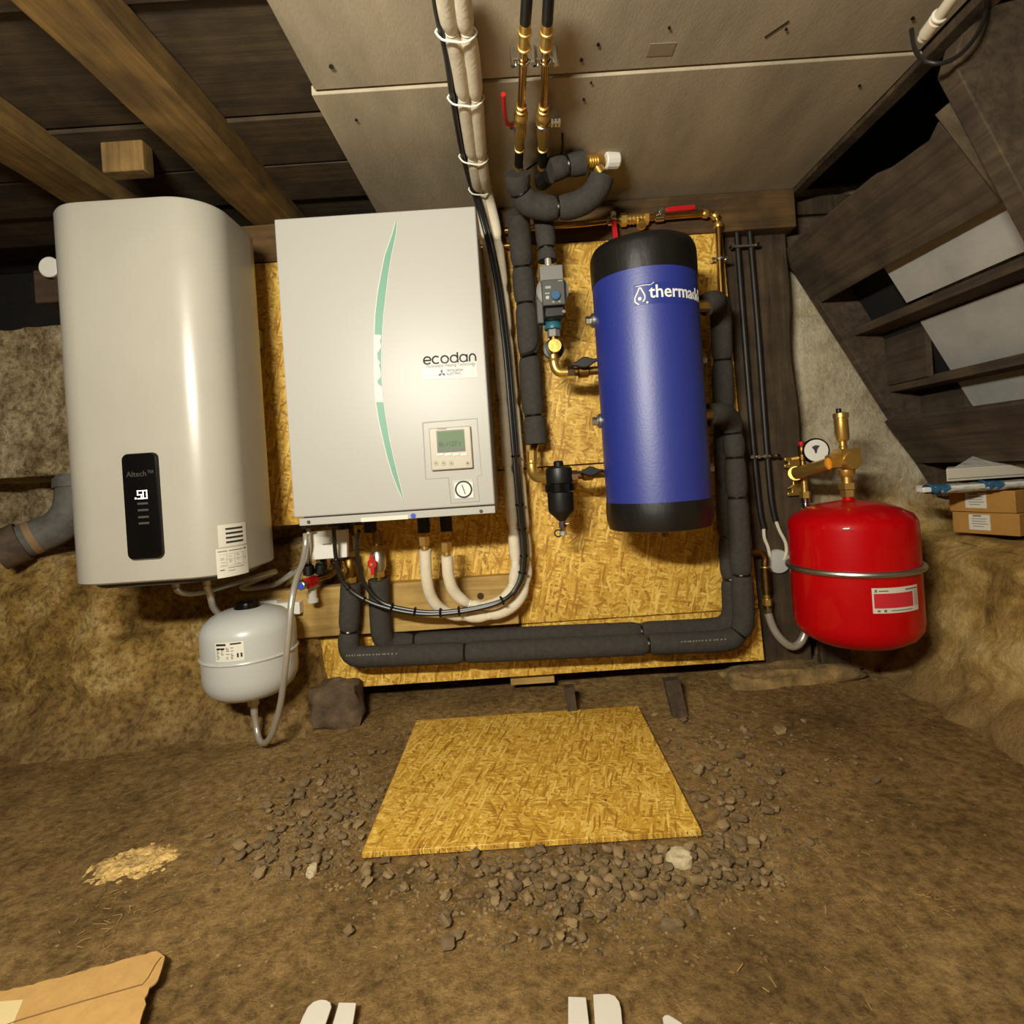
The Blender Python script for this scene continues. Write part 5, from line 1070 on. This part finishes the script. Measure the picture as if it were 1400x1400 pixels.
cb = [p + Vector((0.0100, 0.003, 0.0055)) for p in cab] + [P(527, 826, 1.645), P(508, 812, 1.642), P(496, 792, 1.638), P(489, 765, 1.63), P(488, 742, 1.62), P(491, 726, 1.60)]
tag(MB().tube(spline(ca), 0.0060, 10).build('power_cable', 'black_cable'), 'black cable running with the white lines and looping into the far side of the cabinet', 'cable')
tag(MB().tube(spline(cb), 0.0060, 10).build('power_cable', 'black_cable'), 'black cable running with the white lines and rising behind the first loop into the cabinet', 'cable')
cc = [p + Vector((0.0050, -0.009, 0.002)) for p in cab[6:17]]
tag(MB().tube(spline(cc), 0.0042, 8).build('signal_cable', 'black_cable'), 'thinner black cable tied beside the white lines next to the cabinet', 'cable')
spa = spline(ca, 0.01)
TIES = [('black cable tie on the upright part of the first cable loop, over the wiring box', 'cable tie'), ('black cable tie where the first cable loop turns over the insulated riser', 'cable tie'), ('black cable tie between the two insulated risers, where the second cable joins', 'cable tie')]
TIES += [('black cable tie on the paired cables sagging across the pine plank', 'cable tie', 'black ties across the pine plank')] * 4
TIES += [('black cable tie where the paired cables curve up inside the white loop', 'cable tie')]
TIES += [('black cable tie on the upright black cables beside the white cabinet', 'cable tie', 'black ties beside the cabinet')] * 5
for k, (x, y) in enumerate(((461, 763), (476, 803), (499, 821), (533, 833), (566, 839), (600, 839.5), (627, 837), (685, 822), (711, 785), (713, 760), (711.5, 725), (708, 690), (702, 625))):
    i = min(range(len(spa)), key=lambda j: (proj(spa[j])[0] - x) ** 2 + (proj(spa[j])[1] - y) ** 2); i = max(1, min(len(spa) - 2, i))
    ax = (spa[i + 1] - spa[i - 1]).normalized(); two = k > 2
    tag(MB().torus(spa[i] + (Vector((.0055, .0015, .0035)) if two else Vector((0, 0, 0))), ax, 0.0128 if two else 0.0074, 0.0020, 20, 6, 1.6).build('cable_tie', 'tie_black'), *TIES[k])
# long ties round both lines on the ceiling
h1, h2, h3 = half(w1), half(w2), half(ca)
for y, wt in ((45, 'level with the press sleeves of the brass pipes'), (135, 'crossing the joint between the ceiling boards'), (215, 'level with the insulated stub and white knob'), (258, 'just above the corner of the white cabinet')):
    q = [min(h_, key=lambda p: abs(proj_y(p) - y)) for h_ in (h1, h2, h3)]
    lo, hi = min(q, key=lambda p: p.x), max(q, key=lambda p: p.x)
    r2 = 0.0185; k1 = Vector((0, 0, r2)); out = (hi - lo).normalized() * r2
    loop = [lo - out * 0.6, lo - k1 * .75, (lo + hi) / 2 - k1, hi - k1, hi + out, hi + k1 * .9, (lo + hi) / 2 + k1 * .9, lo + k1 * .6, lo - out * 0.6]
    tag(MB().tube(spline(loop, 0.006), 0.0022, 6).build('line_tie', 'tie_white'), 'white tie round the ceiling lines ' + wt, 'cable tie')
# brass flare nuts at the ports
for px, py, lab in ((580, 741, 'brass flare nut at the port of the outer white line'), (610.5, 749, 'brass flare nut at the port of the inner white line')):
    a = P(px, py, 1.62); t = thing('flare_nut', a, lab, 'fitting')
    MB().hexn(a + Vector((0, 0, 0.016)), a + Vector((0, 0, -0.010)), 0.0165).build('hex_nut', 'brass', t, smooth=20)
    MB().cyl(a + Vector((0, 0, -.008)), a + Vector((0, 0, -0.022)), 0.0105).build('collar', 'brass', t)

# ------------------------------------------------------------------ clutter below the cabinet
t = thing('wiring_box', P(448, 765, 1.71), 'small white wiring box under the white cabinet behind the cables', 'box')
o = MB().prism([P(421.5, 728, 1.655), P(474, 724, 1.655), P(474.5, 762, 1.655), P(423.5, 766, 1.655)], (0, 0.022, 0)).build('body', 'white_plastic', t, bevel=0.002)
q = P(447, 744, 1.654); MB().cbox((q.x, 1.6545, q.z), (0.026, 0.0008, 0.003)).build('mark', 'ink_soft', t)
# ball valves on the two risers
for px, py, hc, lab in ((517, 768, 'red_plastic', 'brass ball valve with a red butterfly handle on the insulated riser nearer the white lines'), (478.5, 776, 'old_brass', 'brass valve on the insulated riser behind the first cable loop')):
    a = P(px, py, 1.705); t = thing('ball_valve', a - Vector((0, 0, 0.05)), lab, 'valve')
    z1_ = ZC0 - 0.045
    MB().cyl(Vector((a.x, a.y, a.z - 0.06)), Vector((a.x, a.y, z1_)), 0.0125).build('pipe', 'old_brass', t)
    MB().lathe([(0.013, -0.036), (0.022, -0.022), (0.0245, 0), (0.022, 0.022), (0.014, 0.036)], a, n=24).build('valve_body', 'old_brass' if hc != 'red_plastic' else 'galv', t)
    MB().hexn(a + Vector((0, 0, .034)), a + Vector((0, 0, .052)), 0.021).build('upper_nut', 'old_brass', t, smooth=20)
    MB().hexn(a + Vector((0, 0, -.028)), a + Vector((0, 0, -.046)), 0.019).build('lower_nut', 'brass', t, smooth=20)
    s_ = a + Vector((-0.008, -0.045, 0)); MB().cyl(a, s_, 0.007, 12).build('stem', 'chrome', t)
    pr = [(-0.004, 0.030), (0.005, 0.028), (0.006, 0.014), (0.014, 0.006), (0.014, -0.006), (0.007, -0.013), (0.006, -0.032), (-0.005, -0.033), (-0.005, -0.012), (-0.013, -0.005), (-0.013, 0.008), (-0.006, 0.015)]
    MB().prism([s_ + Vector((x, 0, z)) for x, z in pr], (0, 0.010, 0)).build('butterfly_handle', hc, t, bevel=0.002)
    MB().hexn(s_ + Vector((0, -.004, 0)), s_ + Vector((0, .001, 0)), 0.005).build('handle_nut', 'brass', t)
# filling valve with a blue knob, white funnel elbow, dark check valves
c = P(417, 799, 1.655); t = thing('blue_knob_valve', c, 'small valve with a blue knob and red collar above the pine plank', 'valve')
MB().lathe([(0.0125, 0), (0.0135, 0.004), (0.0135, 0.018), (0.011, 0.020)], c, (-0.3, -1, -0.05), 20).build('knob_rim', 'galv', t)
MB().lathe([(0.0105, 0.014), (0.0105, 0.0205), (0, 0.021)], c, (-0.3, -1, -0.05), 20).build('knob', 'blue_plastic', t)
MB().tube([c + Vector((0.004, 0.004, 0.001)), c + Vector((0.016, 0.035, 0.004))], 0.0165, 18).build('collar', 'red_plastic', t)
MB().tube([c + Vector((0.014, 0.03, 0.004)), c + Vector((0.030, 0.075, 0.008)), Vector((c.x + 0.03, 1.735, c.z + .06))], 0.012, 14).build('valve_body', 'old_brass', t)
c = P(428, 818, 1.70); t = thing('waste_elbow', c, 'white plastic tundish elbow in front of the pine plank', 'fitting')
MB().lathe([(0.016, -0.012), (0.0155, -0.002), (0.0125, 0.0), (0.0125, 0.028)], c, n=20).build('cup', 'white_plastic', t)
MB().tube(spline([c + Vector((-.003, 0, 0.018)), c + Vector((-0.002, 0, 0.034)), c + Vector((0.006, 0.002, 0.045)), c + Vector((0.016, 0.004, 0.046))], .005), 0.0105, 14).build('spout', 'white_plastic', t)
MB().cyl(c + Vector((0.0, 0.008, 0.03)), c + Vector((0.0, 0.052, 0.03)), 0.006, 10).build('fixing', 'white_plastic', t)
for px, py, lab in ((422, 780, 'black check valve below the wiring box, nearer the hoses'), (438, 778, 'black angled check valve below the wiring box, nearer the risers')):
    c = P(px, py, 1.70); t = thing('check_valve', c, lab, 'valve')
    MB().lathe([(0.008, 0.045), (0.011, 0.04), (0.011, 0.018), (0.017, 0.014), (0.017, -0.012), (0.010, -0.016)], c, (0.25 if px > 430 else 0, 0, 1), 18).build('body', 'black', t)
    MB().hexn(c + Vector((0, 0, .022)), c + Vector((0, 0, .04)), 0.0125).build('nut', 'steel', t, smooth=20)
tag(MB().tube(spline([P(455, 766, 1.71), P(462, 775, 1.70), P(452, 785, 1.715), P(440, 790, 1.73), P(425, 800, 1.735)], .008), 0.010, 12).build('link_pipe', 'old_brass'), 'old brass link pipe under the wiring box', 'pipe')
h_ = [P(423, 745, 1.63), P(421, 762, 1.65), P(411, 775, 1.68), P(396, 788, 1.70), P(378, 797, 1.72)]
tag(MB().tube(spline([Vector((h_[0].x, 1.63, 0.63))] + h_), 0.0055, 10).build('thin_hose', 'steel'), 'thin silver hose bending from the cabinet towards the water heater', 'hose')

# ------------------------------------------------------------------ on the ground
o = MB(); o.box(-0.363, 0.314, 1.098, 1.683, 0.003, 0.015)
tag(o.build('floor_board', 'osb_floor', bevel=0.0012), 'loose rectangular OSB board lying flat on the gravel in front of the wall', 'board')
fb = bpy.data.objects['floor_board']
rg = random.Random(12); m_ = MB()
for k in range(150):                    # frayed saw edge along the front
    x = rg.uniform(-0.362, 0.312); l = rg.uniform(0.003, 0.009); z = rg.uniform(0.005, 0.014)
    m_.cbox((x, 1.098 - l / 2 + 0.002, z), (0.0012, l, 0.0010), Matrix.Rotation(rg.uniform(-.7, .7), 3, 'Z'))
m_.build('frayed_edge', 'straw', fb)['kind'] = 'stuff'
for px, py, r in ((828, 1094, 4.5), (687, 1107, 2.5), (770, 1024, 1.6), (842, 1046, 2), (901, 1071, 2), (574, 1159, 3)):
    p = PZ(px, py, 0.015); MB().lathe([(rpx(r, p.y), -0.001), (rpx(r * .7, p.y), 0.0006), (0, .0006)], (p.x, p.y, 0.015), n=9).build('knot', 'ink', fb)

def G(px, py, dz=0.0):
    p = PZ(px, py, 0.0); return Vector((p.x, p.y, floor_h(p.x, p.y) + dz))
def flat(name, mt, px, z0, th, label, cat, extra=None):
    pts = [PZ(x, y, z0) for x, y in px]
    if extra: pts = extra(pts)
    return tag(MB().prism(pts, (0, 0, th)).build(name, mt, bevel=0.0008), label, cat)
rc = random.Random(9)
edge = []
base_edge = [(-60, 1374), (0, 1359), (45, 1349), (100, 1334), (160, 1318), (214, 1303)]
for (xa, ya), (xb, yb) in zip(base_edge[:-1], base_edge[1:]):
    for i in range(7): edge.append((xa + (xb - xa) * i / 7, ya + (yb - ya) * i / 7 + rc.uniform(-1.3, 1.3)))
edge += [(215, 1303), (221, 1307), (226, 1311), (222, 1326), (216, 1343), (212, 1347), (205, 1352), (202, 1362), (198, 1368), (200, 1376), (196, 1386), (192, 1400), (188, 1440), (-90, 1475)]
cb_ = flat('cardboard_sheet', 'cardboard', edge, 0.018, 0.004, 'torn brown cardboard sheet with a strip of clear tape, lying on the dirt', 'cardboard')
MB().tube([PZ(x, y, 0.0222) for x, y in ((-20, 1412), (26, 1395), (110, 1370), (195, 1346), (203, 1336), (213, 1318), (220, 1309))], 0.0011, 6).build('crease', mat('crease_brown', (120, 88, 46), .9), cb_)
MB().prism([PZ(x, y, 0.0221) for x, y in ((-30, 1372), (32, 1367), (18, 1400), (5, 1430), (-40, 1440))], (0, 0, 0.0005)).build('tape_strip', 'tape', cb_)
def ext(pts):                           # they run on towards the camera, out of the picture
    return pts
for name, px, lab in (('white_card', [(446, 1402), (453.5, 1380), (452, 1374), (446, 1370.5), (438, 1370), (429, 1373), (421, 1380), (414, 1394), (405, 1416), (392, 1450), (430, 1450)], 'white card strip with a round-cornered end, on the cardboard side of its pair'),
                      ('white_card', [(463.5, 1374), (487.5, 1374.5), (483, 1402), (472, 1450), (440, 1450), (455, 1404)], 'white card strip with a square end, on the cardboard side'),
                      ('white_card', [(777, 1366), (801.5, 1367), (805.5, 1402), (810, 1450), (777, 1450), (777, 1402)], 'white card strip with a square end, below the front edge of the loose board'),
                      ('white_card', [(811, 1363), (832, 1362), (841, 1365), (847, 1373), (849.5, 1384), (851, 1402), (856, 1450), (818, 1450), (813.5, 1402)], 'white card strip with a round-cornered end, below the front edge of the loose board'),
                      ('white_card', [(906, 1395), (909, 1391.5), (914, 1391), (921, 1395), (932, 1402), (970, 1450), (915, 1450)], 'pale card scrap with only its rounded corner showing, lying alone')):
    flat(name, 'white_card', px, 0.016, 0.004, lab, 'card')

# rocks at the wall foot
def rock(name, mt, c, size, label, cat='stone', seed=0, sub=3, amp=0.25):
    bm = bmesh.new(); bmesh.ops.create_icosphere(bm, subdivisions=sub, radius=1.0)
    for v in bm.verts:
        q = v.co.copy(); m = max(abs(q.x), abs(q.y), abs(q.z)); q = q.lerp(q / m * 0.9, 0.55)
        q *= 1 + amp * fbm(q * 1.3 + Vector((seed * 7.1, 0, 0)), 3)
        v.co = Vector((q.x * size[0], q.y * size[1], q.z * size[2]))
    mb = MB(); bm.verts.ensure_lookup_table(); mb.add([v.co + Vector(c) for v in bm.verts], [tuple(v.index for v in f.verts) for f in bm.faces]); bm.free()
    o = mb.build(name, mt, smooth=40)
    return tag(o, label, cat) if label else o
c = P(456, 972, 1.71); rock('stone_block', 'block_stone', (c.x, 1.745, 0.058), (0.088, 0.07, 0.075), 'dark squarish stone block under the corner of the OSB strip', seed=1)
c = P(1090, 945, 1.80); rock('foundation_stone', 'rubble', (c.x + 0.005, 1.84, 0.012), (0.235, 0.085, 0.055), 'low broad rubble stone under the foot of the dark post', seed=2, sub=4)
c = P(400, 905, 1.80); rock('wall_stone', 'block_stone', (c.x, 1.845, 0.17), (0.06, 0.06, 0.10), 'brown stone in the earth bank behind the small white vessel', seed=3)
c = G(930, 1180, 0.008); rock('gravel_stone', 'pale_stone', c, (0.026, 0.019, 0.016), 'large pale half-round stone just in front of the loose board', seed=5)
c = G(918, 1268, 0.004); rock('gravel_stone', 'stone_c', c, (0.022, 0.009, 0.010), 'longish brown stone half buried in front of the gravel', seed=6)
c = G(427, 1197, 0.006); rock('gravel_stone', 'pale_stone', c, (0.010, 0.014, 0.010), 'small yellowish egg-shaped stone beside the gravel near the corner of the loose board', seed=7)
c = G(1066, 1070, 0.006) if False else G(1066, 1001, 0.006); rock('gravel_stone', 'stone_a', c, (0.017, 0.014, 0.011), 'light brown stone below the foundation stone of the post', seed=8)

# loose gravel: the largest stones one by one, the rest as one mass
rs_ = random.Random(21); protos = []
for k in range(10):
    o = rock('gravel_stone', ('stone_a', 'stone_b', 'stone_c', 'stone_b')[k % 4], (0, 0, 0), (1, rs_.uniform(.7, 1), rs_.uniform(.5, .75)), None, seed=30 + k, sub=2, amp=0.45)
    protos.append(o.data); bpy.data.objects.remove(o)
patches = [(430, 1115, 80, 55, 70), (480, 1085, 60, 50, 30), (820, 1185, 150, 28, 85), (800, 1222, 110, 30, 50), (950, 1190, 90, 40, 35), (1000, 1120, 80, 60, 45), (780, 1285, 110, 18, 10), (960, 1020, 90, 45, 24), (400, 1170, 60, 35, 26), (540, 1195, 60, 22, 12), (1060, 1050, 90, 40, 16), (620, 1245, 80, 30, 8), (590, 1000, 80, 12, 8)]
def on_board(p): return -0.375 < p.x < 0.326 and 1.083 < p.y < 1.695
def gpos(pt):
    while True:
        px = rs_.gauss(pt[0], pt[2] * 0.62); py = rs_.gauss(pt[1], pt[3] * 0.62)
        p = G(px, py)
        if not on_board(p) and 0.7 < p.y < 1.80: return p
n_ind = 0; placed = []
WHERE = ['heaped beside the OSB floor board on the white vessel side', 'heaped beside the OSB floor board on the white vessel side', 'heaped along the frayed front edge of the OSB floor board', 'heaped along the frayed front edge of the OSB floor board', 'off the front corner of the OSB floor board, red tank side', 'beside the OSB floor board on the red tank side', 'trodden into the dirt well in front of the gravel heap', 'between the OSB floor board and the post foundation stone', 'off the front corner of the OSB floor board, sawdust side', 'off the front corner of the OSB floor board, sawdust side', 'between the OSB floor board and the post foundation stone', 'trodden into the dirt well in front of the gravel heap', 'behind the OSB floor board under the wall sheets']
for kp, pt in enumerate(patches):
    for _ in range(int(pt[4] * 0.70)):
        for _try in range(12):
            p = gpos(pt); s = rs_.choice((0.0075, 0.009, 0.0105, 0.012)) * rs_.uniform(0.85, 1.15)
            if all((p.x - q[0]) ** 2 + (p.y - q[1]) ** 2 > ((s + q[2]) * 0.80) ** 2 for q in placed): break
        else: continue
        placed.append((p.x, p.y, s))
        o = bpy.data.objects.new('gravel_stone', rs_.choice(protos)); col.objects.link(o)
        o.location = p + Vector((0, 0, s * 0.15)); o.rotation_euler = (rs_.uniform(-.4, .4), rs_.uniform(-.4, .4), rs_.uniform(0, 6.28)); o.scale = (s, s, s)
        tag(o, 'small gravel stone ' + WHERE[kp], 'stone', 'gravel ' + WHERE[kp]); n_ind += 1
ico = bmesh.new(); bmesh.ops.create_icosphere(ico, subdivisions=1, radius=1.0); iv = [v.co.copy() for v in ico.verts]; ifs = [tuple(v.index for v in f.verts) for f in ico.faces]; ico.free()
mg = MB()
def pebble(p, s):
    M_ = Matrix.Rotation(rs_.uniform(0, 6.28), 3, 'Z') @ Matrix.Rotation(rs_.uniform(-.5, .5), 3, 'X'); f3 = (s * rs_.uniform(.8, 1.2), s * rs_.uniform(.6, .9), s * rs_.uniform(.45, .7)); sd = rs_.uniform(0, 50)
    mg.add([p + M_ @ Vector([a * b * (1 + .35 * noise.noise(v * 1.4 + Vector((sd, 0, 0)))) for a, b in zip(v, f3)]) for v in iv], ifs)
for pt in patches:
    for _ in range(int(pt[4] * 9)):
        wide = (pt[0], pt[1], pt[2] * 1.25, pt[3] * 1.25); p = gpos(wide); pebble(p, rs_.uniform(0.0025, 0.0068))
for _ in range(500):
    p = G(rs_.uniform(330, 1250), rs_.uniform(970, 1330))
    if not on_board(p): pebble(p, rs_.uniform(0.0015, 0.004))
o = mg.build('gravel', 'gravel', smooth=0, fix=False); o['label'] = 'fine brown gravel and grit pressed into the dirt floor'; o['category'] = 'gravel'; o['kind'] = 'stuff'

# sawdust and bits of straw
sc0 = G(183, 1182); md = MB(); rows_ = []
for i in range(26):
    row = []
    for j in range(26):
        x = (i / 25 - .5) * 0.19; y = (j / 25 - .5) * 0.13; e = 1 - (x / 0.080) ** 2 - (y / 0.050) ** 2 + 0.7 * noise.noise((x * 30, y * 30, 2)) + 0.9 * noise.noise((x * 85, y * 85, 5))
        z = floor_h(sc0.x + x, sc0.y + y) + max(-0.006, min(0.007, e * 0.010)) + 0.004 * noise.noise((x * 110, y * 110, 1)); row.append(Vector((sc0.x + x, sc0.y + y, z)))
    rows_.append(row)
md.grid(rows_); o = md.build('sawdust_patch', 'sawdust', fix=False, smooth=80); o['label'] = 'pale patch of sawdust on the dirt floor'; o['category'] = 'sawdust'; o['kind'] = 'stuff'
ms = MB()
def bits(cx_, cy_, sx_, sy_, n, l0=0.006, l1=0.016):
    for _ in range(n):
        p = G(rs_.gauss(cx_, sx_), rs_.gauss(cy_, sy_))
        if p.y > 1.69 or p.y < .7 or on_board(p): continue
        ms.cbox(p + Vector((0, 0, 0.003)), (rs_.uniform(l0, l1), rs_.uniform(0.0006, 0.0014), 0.0008), Matrix.Rotation(rs_.uniform(0, 3.14), 3, 'Z') @ Matrix.Rotation(rs_.uniform(-.25, .25), 3, 'Y'))
bits(115, 1038, 40, 14, 130); bits(185, 1182, 45, 22, 120, .004, .010); bits(140, 1260, 50, 25, 40); bits(420, 1010, 30, 14, 30); bits(1050, 1160, 120, 90, 70); bits(1290, 1240, 30, 14, 30, .004, .009); bits(700, 1250, 350, 110, 60, .004, .010); bits(200, 1130, 150, 60, 40, .004, .01)
o = ms.build('straw_bits', 'straw', smooth=0, fix=False); o['label'] = 'scattered straw and wood shavings on the dirt floor'; o['category'] = 'straw'; o['kind'] = 'stuff'

# ------------------------------------------------------------------ boxes on the ledge under the stair
dirx = Vector((0.39, -0.92, 0)).normalized(); diry = Vector((0.92, 0.39, 0)); c0 = Vector((1.330, 1.712, 0.474))
for k in range(2):
    z = 0.474 + 0.0655 * k; L_, D_, Hh = 0.170, 0.24, 0.064
    off = Vector((0.0, 0.0, 0)) if k == 0 else Vector((-0.004, 0.004, 0))
    a = Vector((c0.x, c0.y, z)) + off
    t = thing('cardboard_box', a, ('lower flat brown cardboard box with a white label, on the stone ledge', 'upper flat brown cardboard box with a white label, under the film-wrapped strips')[k], 'box')
    bo = MB().prism([a, a + dirx * L_, a + dirx * L_ + diry * D_, a + diry * D_], (0, 0, Hh)).build('carton', 'brown_box', t, bevel=0.002)
    la = a + dirx * 0.045 + Vector((0, 0, 0.012)) - diry * 0.0008; 
    lb = MB().prism([la, la + dirx * 0.055, la + dirx * 0.055 + Vector((0, 0, 0.046)), la + Vector((0, 0, 0.046))], diry * 0.0012).build('label', 'label_white', t)
    pm = MB()
    for q, (s0_, s1_) in enumerate(((.2, .6), (.15, .85), (.15, .8), (.15, .9), (.2, .7))):
        zz = Vector((0, 0, 0.040 - 0.0075 * q)); b_ = la - diry * 0.0003; w_ = 0.055
        pm.prism([b_ + dirx * w_ * s0_ + zz, b_ + dirx * w_ * s1_ + zz, b_ + dirx * w_ * s1_ + zz + Vector((0, 0, .0018 if q else .004)), b_ + dirx * w_ * s0_ + zz + Vector((0, 0, .0018 if q else .004))], diry * 0.0003)
    pm.build('print', 'ink_soft', lb)['kind'] = 'stuff'
zs = 0.474 + 0.131
t = thing('wrapped_strips', (1.35, 1.60, zs), 'white plastic strips wrapped in film with blue tape on top of the brown boxes', 'strips')
xa = P(1257, 668, 1.58).x
MB().box(xa, 1.68, 1.565, 1.595, zs + 0.010, zs + 0.024).build('strip', 'white_plastic', t, bevel=0.002)
MB().box(xa + 0.03, 1.68, 1.598, 1.635, zs + 0.006, zs + 0.026).build('strip', 'white_plastic', t, bevel=0.002)
fm = MB(); rows_ = []
for i in range(40):
    x = xa + 0.05 + 0.46 * i / 39; ring = []
    for j in range(16):
        a = 2 * math.pi * j / 16; y = 1.604 + 0.042 * math.cos(a); z = zs + 0.014 + 0.0135 * math.sin(a) + 0.004 * noise.noise((x * 40, a * 3, 1)); ring.append(Vector((x, y + 0.004 * noise.noise((x * 50, a * 4, 7)), max(zs + 0.0005, z))))
    rows_.append(ring)
# the film lies only on the underside and back so the white strips show
fm.grid([r[4:14] for r in rows_]); fm.build('film', 'film', t, fix=False, smooth=80)
for px in (1287, 1361):
    x = P(px, 667, 1.56).x; rg_ = []
    for i in range(9):
        xx = x - 0.028 + 0.056 * i / 8; w_ = 0.004 * math.sin(i * 1.7)
        rg_.append([Vector((xx, 1.581 + 0.021 * math.cos(a), zs + 0.0172 + (0.0125 + 0.003 * math.sin(i * 2.3)) * math.sin(a) + w_ * .5)) for a in [2 * math.pi * j / 14 for j in range(14)]])
    MB().loft(rg_, cap=False).build('blue_tape', 'blue_tape', t, fix=False)
zq = zs + 0.036
t = thing('white_box', (1.42, 1.66, zq), 'flat white carton lying on the wrapped strips below the stair', 'box')
xl = P(1294, 650, 1.575).x
MB().prism([Vector((xl, 1.575, zq)), Vector((1.70, 1.575, zq)), Vector((1.70, 1.69, zq)), Vector((xl * 1.69 / 1.575 + .004, 1.69, zq))], (0, 0, 0.037)).build('carton', 'white_card', t, bevel=0.002)
MB().box(xl + 0.004, 1.70, 1.5742, 1.576, zq + 0.006, zq + 0.008).build('lid_seam', 'ink_soft', t)
m_ = MB().prism([Vector((xl + 0.03, 1.58, zq + 0.038)), Vector((1.70, 1.58, zq + 0.038)), Vector((1.70, 1.66, zq + 0.075)), Vector((xl + 0.16, 1.66, zq + 0.070))], (0, 0, 0.002))
m_.build('plastic_sheet', 'film', t)
print('gravel individuals', n_ind)
